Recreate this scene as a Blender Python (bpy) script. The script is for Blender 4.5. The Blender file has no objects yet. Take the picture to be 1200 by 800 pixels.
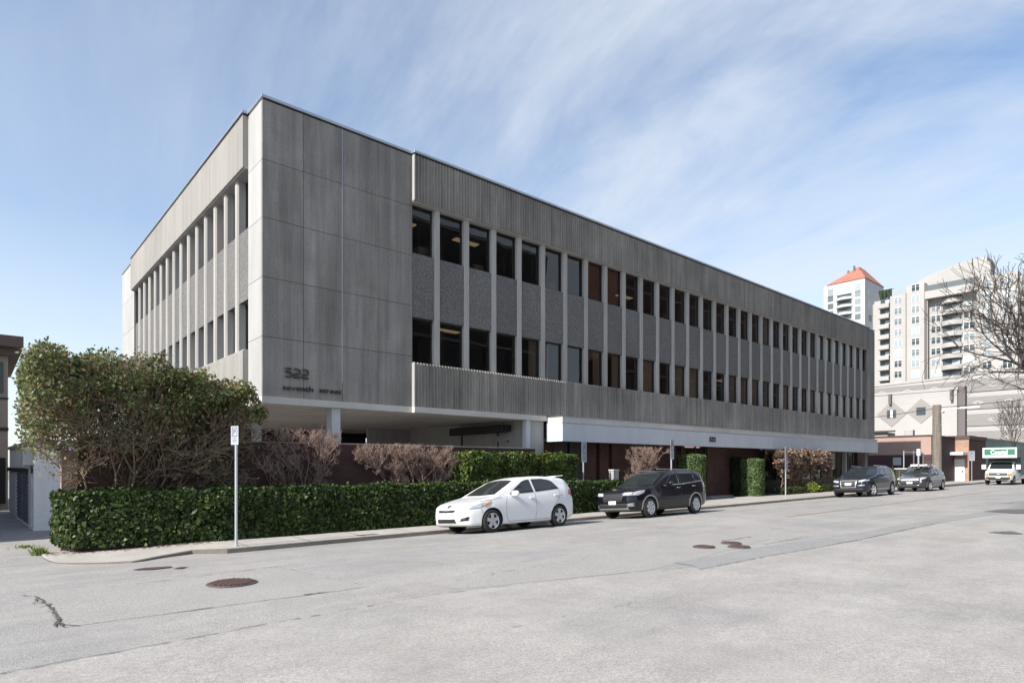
import bpy, bmesh, math, random
import numpy as np
from mathutils import Vector, Matrix
from mathutils.bvhtree import BVHTree
random.seed(7); rng = np.random.default_rng(11)
scene = bpy.context.scene
COL = scene.collection
R = math.radians
F, HY, CAMZ = 728.0, 545.7, 1.93           # lens and horizon read from the building's vanishing points
FX, FY = 0.6563, 0.7545                    # view direction; street runs along +X, block depth along +Y
# ------------------------------------------------------------------ measuring helpers
def dirpx(px):
    u = (px-600)/F
    return FX+FY*u, FY-FX*u
def clampx(X): return min(max(X, -20.0), 100.0)
def zg(X, Y):
    Xc = clampx(X); zk = -.09+.0053*Xc; zt = .08+.0037*Xc
    if Y >= 14.95: return zk
    if Y > 13.0:
        t = (Y-13.0)/1.95; return zt+(zk-zt)*t
    if Y > 9.9: return zt+.05*(13.0-Y)/3.1
    return zt+.05
def pg(px, py, dz=0.0):                    # pixel -> point on the street surface
    a, b = dirpx(px); z = 0.0
    for _ in range(12):
        Z = F*(CAMZ-z)/(py-HY); z = zg(a*Z, b*Z)+dz
    return Vector((a*Z, b*Z, z))
def onY(px, py, Y):
    a, b = dirpx(px); Z = Y/b
    return Vector((a*Z, Y, CAMZ+(HY-py)*Z/F))
def onX(px, py, X):
    a, b = dirpx(px); Z = X/a
    return Vector((X, b*Z, CAMZ+(HY-py)*Z/F))
# ------------------------------------------------------------------ objects
def tag(o, label=None, cat=None, group=None, kind=None):
    if label: o['label'] = label
    if cat: o['category'] = cat
    if group: o['group'] = group
    if kind: o['kind'] = kind
    return o
def wloc(o):
    v = Vector((0, 0, 0))
    while o: v += o.location; o = o.parent
    return v
def empty(name, loc, label=None, cat=None, group=None, rot=(0, 0, 0)):
    o = bpy.data.objects.new(name, None); o.location = loc; o.rotation_euler = rot
    o.empty_display_size = .3
    COL.objects.link(o); return tag(o, label, cat, group)
def link(name, me, parent=None, loc=(0, 0, 0), rot=(0, 0, 0)):
    o = bpy.data.objects.new(name, me); o.location = loc; o.rotation_euler = rot
    COL.objects.link(o)
    if parent: o.parent = parent
    return o
def copy_tree(o, parent=None):
    c = o.copy(); COL.objects.link(c); c.parent = parent
    for ch in o.children: copy_tree(ch, c)
    return c
class MB:
    def __init__(s): s.v = []; s.f = []; s.m = []
    def face(s, pts, mi=0):
        n = len(s.v); s.v += [tuple(p) for p in pts]; s.f.append(tuple(range(n, n+len(pts)))); s.m.append(mi)
    def box(s, x0, x1, y0, y1, z0, z1, mi=0):
        n = len(s.v)
        s.v += [(x0,y0,z0),(x1,y0,z0),(x1,y1,z0),(x0,y1,z0),(x0,y0,z1),(x1,y0,z1),(x1,y1,z1),(x0,y1,z1)]
        for q in ((0,3,2,1),(4,5,6,7),(0,1,5,4),(1,2,6,5),(2,3,7,6),(3,0,4,7)):
            s.f.append(tuple(n+i for i in q)); s.m.append(mi)
    def prism(s, poly, z0, z1, mi=0):       # poly of (x,y), vertical
        n = len(s.v); k = len(poly)
        s.v += [(p[0], p[1], z0) for p in poly]+[(p[0], p[1], z1) for p in poly]
        s.f.append(tuple(range(n+k-1, n-1, -1))); s.f.append(tuple(range(n+k, n+2*k))); s.m += [mi, mi]
        for i in range(k):
            j = (i+1) % k; s.f.append((n+i, n+j, n+k+j, n+k+i)); s.m.append(mi)
    def extr(s, poly, d, mi=0):             # any planar 3-D polygon pushed by vector d
        n = len(s.v); k = len(poly); d = Vector(d)
        s.v += [tuple(p) for p in poly]+[tuple(Vector(p)+d) for p in poly]
        s.f.append(tuple(range(n+k-1, n-1, -1))); s.f.append(tuple(range(n+k, n+2*k))); s.m += [mi, mi]
        for i in range(k):
            j = (i+1) % k; s.f.append((n+i, n+j, n+k+j, n+k+i)); s.m.append(mi)
    def tube(s, a, b, r0, r1=None, n=6, mi=0, cap=True):
        r1 = r0 if r1 is None else r1
        a = Vector(a); b = Vector(b); d = (b-a)
        if d.length < 1e-6: return
        d.normalize(); t = Vector((0,0,1)) if abs(d.z) < .9 else Vector((1,0,0))
        u = d.cross(t).normalized(); w = d.cross(u)
        k = len(s.v)
        for c, r in ((a, r0), (b, r1)):
            for i in range(n):
                an = 2*math.pi*i/n; s.v.append(tuple(c+u*(r*math.cos(an))+w*(r*math.sin(an))))
        for i in range(n):
            j = (i+1) % n; s.f.append((k+i, k+j, k+n+j, k+n+i)); s.m.append(mi)
        if cap:
            s.f.append(tuple(k+n-1-i for i in range(n))); s.f.append(tuple(k+n+i for i in range(n))); s.m += [mi, mi]
    def build(s, name, mats, parent=None, world=True, smooth=False, bevel=0, origin=None, recalc=True):
        me = bpy.data.meshes.new(name)
        off = wloc(parent) if (parent and world) else Vector((0, 0, 0))
        if origin is not None: off = Vector(origin)
        me.from_pydata([(x-off.x, y-off.y, z-off.z) for x, y, z in s.v], [], s.f)
        if not isinstance(mats, (list, tuple)): mats = [mats]
        for m in mats: me.materials.append(m)
        if len(mats) > 1: me.polygons.foreach_set('material_index', s.m)
        bm = bmesh.new(); bm.from_mesh(me)
        if recalc: bmesh.ops.recalc_face_normals(bm, faces=bm.faces)
        bm.to_mesh(me); bm.free()
        if smooth:
            me.polygons.foreach_set('use_smooth', [True]*len(me.polygons))
            me.set_sharp_from_angle(angle=R(42))
        me.update()
        o = link(name, me, parent, origin if origin is not None else (0, 0, 0))
        if bevel:
            b = o.modifiers.new('bevel', 'BEVEL'); b.width = bevel; b.segments = 2; b.limit_method = 'ANGLE'
        return o
def text_mesh(body, size, mat, name, parent, loc, rot, extrude=.02, width=None, spacing=1.0, offset=0.0):
    cu = bpy.data.curves.new('lettering', 'FONT'); cu.body = body; cu.size = size; cu.extrude = extrude
    cu.space_character = spacing; cu.offset = offset
    o = bpy.data.objects.new('lettering', cu); COL.objects.link(o)
    dg = bpy.context.evaluated_depsgraph_get(); dg.update()
    me = bpy.data.meshes.new_from_object(o.evaluated_get(dg))
    bpy.data.objects.remove(o); bpy.data.curves.remove(cu)
    me.name = name; me.materials.clear(); me.materials.append(mat)
    if width:
        xs = [v.co.x for v in me.vertices]; x0 = min(xs); k = width/(max(xs)-x0)
        for v in me.vertices: v.co.x = (v.co.x-x0)*k
    return link(name, me, parent, Vector(loc)-(wloc(parent) if parent else Vector()), rot)
# ------------------------------------------------------------------ materials
def new_mat(name):
    m = bpy.data.materials.new(name); m.use_nodes = True
    nt = m.node_tree; return m, nt, nt.nodes['Principled BSDF']
def _noise(nt, vec, sc, det, rough=.6):
    mp = nt.nodes.new('ShaderNodeMapping'); mp.inputs['Scale'].default_value = sc if isinstance(sc, (tuple, list)) else (sc,)*3
    nt.links.new(vec, mp.inputs['Vector'])
    n = nt.nodes.new('ShaderNodeTexNoise'); n.inputs['Scale'].default_value = 1; n.inputs['Detail'].default_value = det
    n.inputs['Roughness'].default_value = rough
    nt.links.new(mp.outputs[0], n.inputs['Vector']); return n.outputs['Fac']
def _mr(nt, sock, a, b, c, d, smooth=False):
    r = nt.nodes.new('ShaderNodeMapRange'); r.inputs[1].default_value = a; r.inputs[2].default_value = b
    r.inputs[3].default_value = c; r.inputs[4].default_value = d
    nt.links.new(sock, r.inputs[0]); return r.outputs[0]
def _scale(nt, col, fac):
    v = nt.nodes.new('ShaderNodeVectorMath'); v.operation = 'SCALE'
    nt.links.new(col, v.inputs[0]); nt.links.new(fac, v.inputs['Scale']); return v.outputs[0]
def mat(name, base, rough=.8, metal=0.0, spec=.5, var=(), bump=(), objrand=0.0, island=0.0, coat=0.0, world=True, tints=()):
    """var: (scale, detail, amplitude[, lo, hi]); bump: (scale, detail, strength, distance); tints: (colour, scale, detail, lo, hi)"""
    m, nt, b = new_mat(name)
    b.inputs['Roughness'].default_value = rough; b.inputs['Metallic'].default_value = metal
    b.inputs['Specular IOR Level'].default_value = spec; b.inputs['Coat Weight'].default_value = coat
    b.inputs['Coat Roughness'].default_value = .04
    if world:
        g = nt.nodes.new('ShaderNodeNewGeometry'); vec = g.outputs['Position']
    else:
        g = nt.nodes.new('ShaderNodeTexCoord'); vec = g.outputs['Object']
    c = nt.nodes.new('ShaderNodeRGB'); c.outputs[0].default_value = (*base, 1); col = c.outputs[0]
    for t in tints:
        mx = nt.nodes.new('ShaderNodeMix'); mx.data_type = 'RGBA'
        nt.links.new(_mr(nt, _noise(nt, vec, t[1], t[2]), t[3], t[4], 0, 1), mx.inputs[0])
        nt.links.new(col, mx.inputs[6]); mx.inputs[7].default_value = (*t[0], 1); col = mx.outputs[2]
    for v in var:
        lo, hi = (v[3], v[4]) if len(v) > 3 else (.3, .7)
        col = _scale(nt, col, _mr(nt, _noise(nt, vec, v[0], v[1]), lo, hi, 1-v[2], 1+v[2]))
    if objrand:
        oi = nt.nodes.new('ShaderNodeObjectInfo'); col = _scale(nt, col, _mr(nt, oi.outputs['Random'], 0, 1, 1-objrand, 1+objrand))
    if island:
        gg = nt.nodes.new('ShaderNodeNewGeometry'); col = _scale(nt, col, _mr(nt, gg.outputs['Random Per Island'], 0, 1, 1-island, 1+island))
    nt.links.new(col, b.inputs['Base Color'])
    prev = None
    for sc, det, st, dist in bump:
        bp = nt.nodes.new('ShaderNodeBump'); bp.inputs['Strength'].default_value = st; bp.inputs['Distance'].default_value = dist
        nt.links.new(_noise(nt, vec, sc, det), bp.inputs['Height'])
        if prev: nt.links.new(prev, bp.inputs['Normal'])
        prev = bp.outputs[0]
    if prev: nt.links.new(prev, b.inputs['Normal'])
    return m
def brick_mat(name, c1, c2, mortar, bw=.22, bh=.075, rough=.85):
    m, nt, b = new_mat(name); b.inputs['Roughness'].default_value = rough
    g = nt.nodes.new('ShaderNodeNewGeometry'); sp = nt.nodes.new('ShaderNodeSeparateXYZ'); nt.links.new(g.outputs['Position'], sp.inputs[0])
    ad = nt.nodes.new('ShaderNodeMath'); nt.links.new(sp.outputs[0], ad.inputs[0]); nt.links.new(sp.outputs[1], ad.inputs[1])
    cb = nt.nodes.new('ShaderNodeCombineXYZ'); nt.links.new(ad.outputs[0], cb.inputs[0]); nt.links.new(sp.outputs[2], cb.inputs[1])
    t = nt.nodes.new('ShaderNodeTexBrick'); nt.links.new(cb.outputs[0], t.inputs['Vector'])
    t.inputs['Color1'].default_value = (*c1, 1); t.inputs['Color2'].default_value = (*c2, 1); t.inputs['Mortar'].default_value = (*mortar, 1)
    t.inputs['Scale'].default_value = 1; t.inputs['Brick Width'].default_value = bw; t.inputs['Row Height'].default_value = bh
    t.inputs['Mortar Size'].default_value = .008; t.inputs['Bias'].default_value = -.1
    col = _scale(nt, t.outputs['Color'], _mr(nt, _noise(nt, g.outputs['Position'], .9, 5), .3, .7, .75, 1.25))
    nt.links.new(col, b.inputs['Base Color'])
    bp = nt.nodes.new('ShaderNodeBump'); bp.inputs['Strength'].default_value = .5; bp.inputs['Distance'].default_value = .008; bp.invert = True
    nt.links.new(t.outputs['Fac'], bp.inputs['Height']); nt.links.new(bp.outputs[0], b.inputs['Normal'])
    return m
def leaf_mat(name, cols, rough=.42, trans=.25, spec=.5):
    m, nt, b = new_mat(name); b.inputs['Roughness'].default_value = rough; b.inputs['Specular IOR Level'].default_value = spec
    g = nt.nodes.new('ShaderNodeNewGeometry'); r = nt.nodes.new('ShaderNodeValToRGB')
    nt.links.new(g.outputs['Random Per Island'], r.inputs[0])
    el = r.color_ramp.elements
    el[0].position = cols[0][0]; el[0].color = (*cols[0][1], 1); el[1].position = cols[-1][0]; el[1].color = (*cols[-1][1], 1)
    for p, c in cols[1:-1]:
        e = el.new(p); e.color = (*c, 1)
    col = _scale(nt, r.outputs[0], _mr(nt, _noise(nt, g.outputs['Position'], 2.2, 3), .3, .7, .65, 1.35))
    nt.links.new(col, b.inputs['Base Color'])
    tr = nt.nodes.new('ShaderNodeBsdfTranslucent'); nt.links.new(col, tr.inputs[0])
    mx = nt.nodes.new('ShaderNodeMixShader'); mx.inputs[0].default_value = trans
    nt.links.new(b.outputs[0], mx.inputs[1]); nt.links.new(tr.outputs[0], mx.inputs[2])
    nt.links.new(mx.outputs[0], nt.nodes['Material Output'].inputs[0])
    return m
def glass_mat(name, tint=(.55, .55, .55), ior=1.5, fac=1.0):
    m = bpy.data.materials.new(name); m.use_nodes = True; nt = m.node_tree; nt.nodes.clear()
    o = nt.nodes.new('ShaderNodeOutputMaterial'); t = nt.nodes.new('ShaderNodeBsdfTransparent'); t.inputs[0].default_value = (*tint, 1)
    gl = nt.nodes.new('ShaderNodeBsdfGlossy'); gl.inputs['Roughness'].default_value = .01
    geo = nt.nodes.new('ShaderNodeNewGeometry')
    bp = nt.nodes.new('ShaderNodeBump'); bp.inputs['Strength'].default_value = .12; bp.inputs['Distance'].default_value = .02
    nt.links.new(_noise(nt, geo.outputs['Position'], .8, 1), bp.inputs['Height']); nt.links.new(bp.outputs[0], gl.inputs['Normal'])
    fr = nt.nodes.new('ShaderNodeFresnel'); fr.inputs[0].default_value = ior
    mm = nt.nodes.new('ShaderNodeMath'); mm.operation = 'MULTIPLY'; mm.inputs[1].default_value = fac; mm.use_clamp = True
    nt.links.new(fr.outputs[0], mm.inputs[0])
    mx = nt.nodes.new('ShaderNodeMixShader'); nt.links.new(mm.outputs[0], mx.inputs[0]); nt.links.new(t.outputs[0], mx.inputs[1]); nt.links.new(gl.outputs[0], mx.inputs[2])
    nt.links.new(mx.outputs[0], o.inputs[0]); return m
def emit_mat(name, col, s):
    m = bpy.data.materials.new(name); m.use_nodes = True; nt = m.node_tree; nt.nodes.clear()
    o = nt.nodes.new('ShaderNodeOutputMaterial'); e = nt.nodes.new('ShaderNodeEmission'); e.inputs[0].default_value = (*col, 1); e.inputs[1].default_value = s
    nt.links.new(e.outputs[0], o.inputs[0]); return m
M = {}
stain = [((.35, .35, .12), 5, .18), ((2.6, 2.6, .18), 5, .24), ((7, 7, .35), 4, .12), ((.9, .9, .9), 5, .12), (14, 4, .12)]
M['conc'] = mat('board_concrete', (.226, .212, .194), .88, var=stain+[(26, 3, .08), (90, 2, .10)], bump=[(60, 3, .25, .01)], objrand=.05)
M['conc_dark'] = mat('ribbed_concrete', (.236, .220, .194), .88, var=stain+[((7, 7, .3), 3, .14)], objrand=.06)
M['conc_sunlit'] = mat('sunlit_ribbed_concrete', (.33, .315, .29), .88, var=[((.35, .35, .12), 5, .10), ((2.6, 2.6, .18), 5, .10), (14, 4, .06)], objrand=.04)  # same ribbed concrete, paler: sunlight on the left face put into the colour
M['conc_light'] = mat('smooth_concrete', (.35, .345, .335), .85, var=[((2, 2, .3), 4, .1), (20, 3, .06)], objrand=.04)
M['fin'] = mat('fin_concrete', (.35, .338, .315), .85, var=[((3, 3, .4), 4, .13), (30, 3, .07)], objrand=.07)
M['aggregate'] = mat('exposed_aggregate', (.138, .134, .128), .95, var=[(15, 3, .42), (40, 2, .35), ((.6, .6, .3), 3, .10)], bump=[(22, 2, .8, .02)], objrand=.05)
M['white'] = mat('white_paint', (.50, .525, .56), .6, var=[((1.2, 1.2, .25), 4, .07), (12, 3, .03)])
M['white_pure'] = mat('bright_white_paint', (.78, .78, .78), .5, var=[(3, 3, .04)])
M['soffit'] = mat('painted_soffit', (.50, .475, .44), .8, var=[((.25, 2.4, 1), 4, .12), (3, 3, .06)])
M['coping'] = mat('metal_coping', (.46, .49, .52), .38, metal=.85, var=[((.8, .8, 1), 3, .08)])
M['black'] = mat('dark_void', (.012, .012, .013), .7)
M['frame'] = mat('bronze_frame', (.022, .019, .018), .45)
M['steel'] = mat('galvanised_steel', (.50, .52, .54), .42, metal=.55, var=[(18, 2, .1)])
M['roofing'] = mat('grey_roofing', (.16, .16, .16), .95, var=[(1.5, 4, .2)])
M['int_wall'] = mat('office_wall', (.10, .085, .07), .9)
M['int_ceil'] = mat('office_ceiling', (.20, .19, .175), .9)
M['blind'] = mat('window_blind', (.50, .42, .33), .85, objrand=.25)
M['light'] = emit_mat('ceiling_lamp', (1, .76, .45), .17)
M['glass'] = glass_mat('office_glass', (.62, .58, .54), 1.52, 1.7)
M['glass_dark'] = mat('dark_glass', (.012, .014, .016), .04, spec=.6)
M['brick'] = brick_mat('dark_brick', (.088, .036, .028), (.058, .026, .021), (.055, .042, .036))
M['brick_red'] = brick_mat('red_brick', (.13, .055, .038), (.09, .040, .030), (.09, .07, .06))
M['brick_tan'] = brick_mat('tan_brick', (.36, .21, .15), (.28, .16, .11), (.30, .25, .21))
# ------------------------------------------------------------------ ground, road, pavement
M['asphalt'] = mat('old_asphalt', (.308, .292, .272), .92,
    tints=[((.262, .256, .248), .22, 6, .45, .62), ((.295, .284, .270), (.1, .6, .3), 5, .45, .7)],
    var=[(120, 2, .38), (30, 3, .16), (.55, 6, .09), ((.22, 2.2, 1), 5, .08), ((.12, .5, 1), 4, .06), (3.2, 5, .07)], bump=[(90, 2, .6, .014)])
M['asphalt_pink'] = mat('pinkish_patch', (.296, .280, .266), .92, var=[(120, 2, .38), (34, 3, .20), (1.2, 5, .06)], bump=[(110, 2, .4, .01)])
M['asphalt_grey'] = mat('grey_patch', (.266, .262, .255), .92, var=[(120, 2, .38), (34, 3, .22), (1.2, 5, .07)], bump=[(110, 2, .4, .01)])
M['asphalt_near'] = mat('light_pavement', (.325, .306, .284), .92,
    tints=[((.285, .275, .264), .35, 6, .5, .68)],
    var=[(110, 2, .38), (26, 3, .16), (.8, 6, .10), ((.25, 1.6, 1), 5, .08), (4.0, 5, .07)], bump=[(110, 2, .5, .012)])
M['tar'] = mat('dark_crack', (.085, .08, .075), .95, var=[(30, 3, .3)])  # one dark tone for cracks and seams
M['asphalt_dark'] = mat('dark_patch', (.252, .248, .240), .92, var=[(120, 2, .38), (34, 3, .22), (1.2, 5, .07)], bump=[(110, 2, .4, .01)])
M['charcoal'] = mat('charcoal_patch', (.10, .10, .10), .9, var=[(30, 3, .2)])
M['side'] = mat('sidewalk_concrete', (.37, .345, .315), .92, var=[(90, 2, .16), (.8, 5, .10), (6, 4, .06)], bump=[(80, 2, .3, .01)])
M['kerb'] = mat('kerb_concrete', (.17, .15, .13), .92, var=[(30, 3, .2), (1.5, 4, .2)])
M['soil'] = mat('planting_soil', (.06, .045, .032), .98, var=[(25, 4, .4)], bump=[(20, 4, 1, .05)])
M['yellow'] = mat('worn_yellow_paint', (.36, .31, .23), .85, var=[(30, 3, .2), ((.8, 6, 1), 3, .25)])
M['iron'] = mat('rusty_cast_iron', (.11, .070, .060), .7, metal=.2, var=[(40, 3, .3)])
M['far_ground'] = mat('distant_ground', (.15, .145, .13), .95, var=[(.02, 4, .2)])

def sheet(name, xs, ys, zf, m, skip=None):
    mb = MB()
    nx, ny = len(xs), len(ys)
    mb.v = [(x, y, zf(x, y)) for x in xs for y in ys]
    for i in range(nx-1):
        for j in range(ny-1):
            if skip and skip((xs[i]+xs[i+1])/2, (ys[j]+ys[j+1])/2): continue
            a = i*ny+j; mb.f.append((a, a+ny, a+ny+1, a+1)); mb.m.append(0)
    return tag(mb.build(name, m, smooth=True), kind='structure')
sheet('ground', [-3000, -300, -60, 0, 60, 120, 400, 3000], [-3000, -300, -60, 0, 60, 120, 400, 3000], lambda x, y: -.35, M['far_ground'])
XS = [-60, -40]+list(range(-20, 104, 4))+[140, 220, 400, 700]
YS = [-60, -30, -10, 0, 4, 8, 9.9, 11, 12, 13, 13.5, 14, 14.5, 14.95, 15.5, 17, 20, 26, 34, 60, 110]
sheet('road', XS, YS, zg, M['asphalt'])

def ground_patch(name, pts, m, dz, jit=.0, step=.35):
    """irregular sheet on the street surface"""
    out = []
    for i in range(len(pts)):
        a, b = Vector(pts[i]).to_2d(), Vector(pts[(i+1) % len(pts)]).to_2d()
        n = max(1, int((b-a).length/step))
        for k in range(n):
            p = a.lerp(b, k/n)
            if k: p += Vector((rng.normal()*jit, rng.normal()*jit))
            out.append((p.x, p.y))
    bm = bmesh.new(); vs = [bm.verts.new((x, y, 0)) for x, y in out]; f = bm.faces.new(vs)
    ys = [p[1] for p in out]
    for yy in [9.9, 11, 12, 13, 13.5, 14, 14.5, 14.95, 15.5]:
        if min(ys) < yy < max(ys):
            bmesh.ops.bisect_plane(bm, geom=bm.verts[:]+bm.edges[:]+bm.faces[:], plane_co=(0, yy, 0), plane_no=(0, 1, 0))
    bmesh.ops.triangulate(bm, faces=bm.faces)
    for v in bm.verts: v.co.z = zg(v.co.x, v.co.y)+dz
    bmesh.ops.recalc_face_normals(bm, faces=bm.faces)
    if sum(f.normal.z for f in bm.faces) < 0: bmesh.ops.reverse_faces(bm, faces=bm.faces)
    me = bpy.data.meshes.new(name); bm.to_mesh(me); bm.free(); me.materials.append(m)
    return tag(link(name, me), kind='structure')
def G(*pp): return [pg(x, y) for x, y in pp]
# lighter pavement on the near side of the long seam
SEAM = [(0, 790), (150, 762), (300, 734), (450, 707), (525, 695), (640, 682), (745, 670), (815, 665), (1000, 634), (1110, 611), (1190, 597)]
s0 = pg(0, 790)
near = [(-40, -50), (300, -50), (300, 7.35), (110, 7.1)]+[(p.x, p.y) for p in [pg(*q) for q in reversed(SEAM)]]+[(-20, s0.y-.3), (-40, s0.y-.5)]
ground_patch('near_pavement', near, M['asphalt_near'], .005, .0, 50)
ground_patch('road_patch', G((25, 698), (320, 664), (376, 676), (432, 687), (290, 706), (190, 720), (76, 735), (60, 716), (45, 702)), M['asphalt_pink'], .003, .03)
ground_patch('road_patch', G((500, 686), (560, 668), (700, 645), (800, 628), (905, 612), (900, 632), (815, 655), (760, 668), (640, 680), (540, 690)), M['asphalt_pink'], .003, .03)
ground_patch('road_patch', G((789, 659), (817, 655), (883, 642), (1000, 625), (1110, 606), (1199, 592), (1235, 590), (1225, 594), (1110, 611), (1000, 634), (890, 653), (820, 667), (812, 663)), M['asphalt_dark'], .009, .015)
ground_patch('road_patch', G((1152, 599.5), (1175, 597), (1215, 596.6), (1250, 598), (1230, 602), (1190, 602)), M['charcoal'], .016, .02)  # plain darker patch on the road
ground_patch('road_patch', G((1158, 624), (1185, 622.5), (1200, 626), (1180, 626)), M['charcoal'], .016, .02)
# centre line
ya = 9.75
cl = MB()
for i in range(0, 34):
    x0 = 21+i*3; x1 = x0+3.02
    cl.face([(x0, ya, zg(x0, ya)+.012), (x1, ya, zg(x1, ya)+.012), (x1, ya+.13, zg(x1, ya+.13)+.012), (x0, ya+.13, zg(x0, ya+.13)+.012)])
tag(cl.build('centre_line', M['yellow']), kind='structure')
# cracks and seams: thin ragged ribbons
cr = MB()
def crack(pix, w0=.02, w1=.02, wob=.025, step=.12, dz=.014, gap=0):
    P = [pg(x, y) for x, y in pix]; path = []
    for a, b in zip(P, P[1:]):
        n = max(1, int((b-a).length/step))
        for k in range(n): path.append(a.lerp(b, k/n))
    path.append(P[-1]); last = None
    for i, p in enumerate(path):
        t = (path[min(i+1, len(path)-1)]-path[max(i-1, 0)]); t.z = 0; t.normalize(); nrm = Vector((-t.y, t.x, 0))
        c = p+nrm*float(rng.normal()*wob); w = (w0+(w1-w0)*i/len(path))*float(rng.uniform(.25, 1.4))*.5
        a = c+nrm*w; b = c-nrm*w
        for q in (a, b): q.z = zg(q.x, q.y)+dz
        if last and rng.random() > gap: cr.face([last[0], a, b, last[1]])
        last = (a, b)
crack(SEAM[:5], .016, .018, .008, gap=.12)
crack(SEAM[4:8], .010, .014, .008, gap=.5)
crack([(25, 698), (42, 699), (55, 708), (63, 716), (68, 726), (74, 735)], .025, .035, .012, .05)
crack([(44, 703), (58, 712), (64, 724), (70, 734)], .012, .02, .02, .05, gap=.3)
crack([(45, 700), (40, 708), (50, 706)], .025, .02, .012, .05); crack([(72, 733), (86, 735)], .03, .01)
crack([(66, 735), (62, 730)], .03, .01); crack([(57, 708), (47, 712)], .03, .01)
crack([(42, 697), (180, 682), (300, 667), (325, 664)], .014, .018, .01, gap=.35)
crack([(190, 720), (250, 712), (292, 706)], .012, .02, .012, gap=.2); crack([(355, 697), (383, 694)], .035, .025, .012, .05)
crack([(292, 706), (355, 698), (430, 687)], .010, .008, .012, gap=.5)
crack([(325, 664), (376, 676), (432, 687)], .010, .010, .01, gap=.5)
crack([(505, 686), (580, 672), (700, 652), (780, 640)], .012, .012, .02, gap=.5)
crack([(820, 668), (890, 654), (1000, 634), (1100, 612)], .012, .02, .01, gap=.3)
crack([(845, 634), (880, 629)], .03, .03, .01); crack([(895, 638), (940, 630)], .02, .02, .01)
crack([(560, 745), (700, 715), (850, 690), (960, 680)], .008, .006, .03, gap=.6)
crack([(0, 660), (60, 658), (110, 652)], .02, .03, .03, gap=.5)
tag(cr.build('road_cracks', M['tar']), kind='structure')
# pavement: kerb stones and slab, lowered at the driveway end
ke = [pg(50, 654), pg(57, 658), pg(66, 660.5), pg(85, 661), pg(120, 660.5), pg(155, 659), pg(190, 653.5), pg(225, 648.8)]
kedge = [(p.x, p.y) for p in ke]+[(4.4, 14.95)]+[(x, 14.95) for x in range(6, 112, 2)]
def kerb_h(x): return .012+.088*min(1, max(0, (x-2.3)/2.0))
inner_pts = [(1.55, 17.55), (1.6, 17.45)]
def inner(x):
    if x < 4.7: return 17.55-1.0*(x-1.4)/3.3
    if x < 11: return 16.55-.3*(x-4.7)/6.3
    if x < 21: return 16.25
    if x < 23: return 16.25+1.25*(x-21)/2
    return 17.5
mb = MB(); kb = MB()
def top(x, y): return zg(x, min(y, 14.95))+kerb_h(x) if y <= 14.95 else zg(x, 14.95)+kerb_h(x)
prev = None
for x, y in kedge:
    yi = max(inner(max(x, 1.4)), y+.3)+.25
    zt = zg(x, y)+kerb_h(x)
    row = [(x, y, zt), (x+.02, y+.15, zt+.001), (x, yi, zt+.03)]
    low = (x-.003, y-.012, zg(x, y)-.06)
    if prev:
        kb.face([prev[1], low, row[0], prev[0][0]]); kb.face([prev[0][0], row[0], row[1], prev[0][1]])
        mb.face([prev[0][1], row[1], row[2], prev[0][2]])
    prev = (row, low)
tag(kb.build('kerb', M['kerb'], smooth=False), kind='structure')
tag(mb.build('sidewalk', M['side']), kind='structure')
# joints across the slab
jt = MB()
for i in range(0, 60):
    x = 4.9+i*1.5; y1 = inner(x)-.02
    za = zg(x, 15)+kerb_h(x)
    jt.face([(x, 14.97, za+.006), (x+.018, 14.97, za+.006), (x+.018, y1, za+.032), (x, y1, za+.032)])
tag(jt.build('sidewalk_joints', M['kerb']), kind='structure')
# planting bed behind the hedge, hard standing under the building
mb = MB(); mb.prism([(1.7, 17.4), (4.8, 16.5), (11, 16.25), (21.2, 16.25), (21.5, 18.35), (1.7, 18.35)], -.3, .10)
tag(mb.build('planting_bed', M['soil']), kind='structure')
mb = MB(); mb.prism([(23, 17.4), (56, 17.4), (56, 19.4), (23, 19.4)], -.3, .135)
tag(mb.build('entrance_paving', M['side']), kind='structure')
mb = MB(); mb.box(35.6, 49.5, 17.05, 18.6, -.3, .19)
tag(mb.build('planting_bed', M['soil']), kind='structure')
# far pavement beyond the lane, in front of the low shops
mb = MB(); mb.prism([(64, 15.0), (300, 15.0), (300, 18.4), (64, 18.4)], -.3, .36)
tag(mb.build('sidewalk_far', M['side']), kind='structure')
rs = random.Random(3)
for k in range(0):
    cxx, cyy, rr_ = rs.uniform(3, 22), rs.uniform(1.5, 12.5), rs.uniform(.010, .028)
    if cyy < cxx*.25: continue
    ground_patch('road_stain', [(cxx+rr_*rs.uniform(.7, 1.5)*math.cos(a*.785)*1.5, cyy+rr_*rs.uniform(.6, 1.2)*math.sin(a*.785)) for a in range(8)], M['charcoal'], .018, 0, 5)
# iron covers
def cover(px, py, r, label, group=None):
    p = pg(px, py); root = empty('manhole_cover', (p.x, p.y, p.z+.004), label, 'manhole cover', group)
    n = (zg(p.x, p.y+.2)-zg(p.x, p.y-.2))/.4; root.rotation_euler.x = math.atan(n)
    a = MB(); a.tube((0, 0, 0), (0, 0, .012), r, r, 32); a.build('cover_frame', M['charcoal'], root, world=False)
    b = MB(); b.tube((0, 0, .012), (0, 0, .020), r*.93, r*.93, 32)
    n = int(r*2/.075)
    for i in range(-n, n+1):
        for j in range(-n, n+1):
            x, y = i*.055, j*.055
            if x*x+y*y < (r*.86)**2: b.box(x-.019, x+.019, y-.019, y+.019, .020, .034)
    b.build('lid', M['iron'], root, world=False)
    return root
cover(272, 683.5, .36, 'large round rusty iron manhole cover in the pinkish road patch')
cover(825, 641.2, .24, 'leftmost of three small round iron covers in the middle of the road', 'small iron covers in the road')
cover(857, 636.8, .23, 'small iron cover farthest from the viewer of the three in the middle of the road', 'small iron covers in the road')
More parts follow.
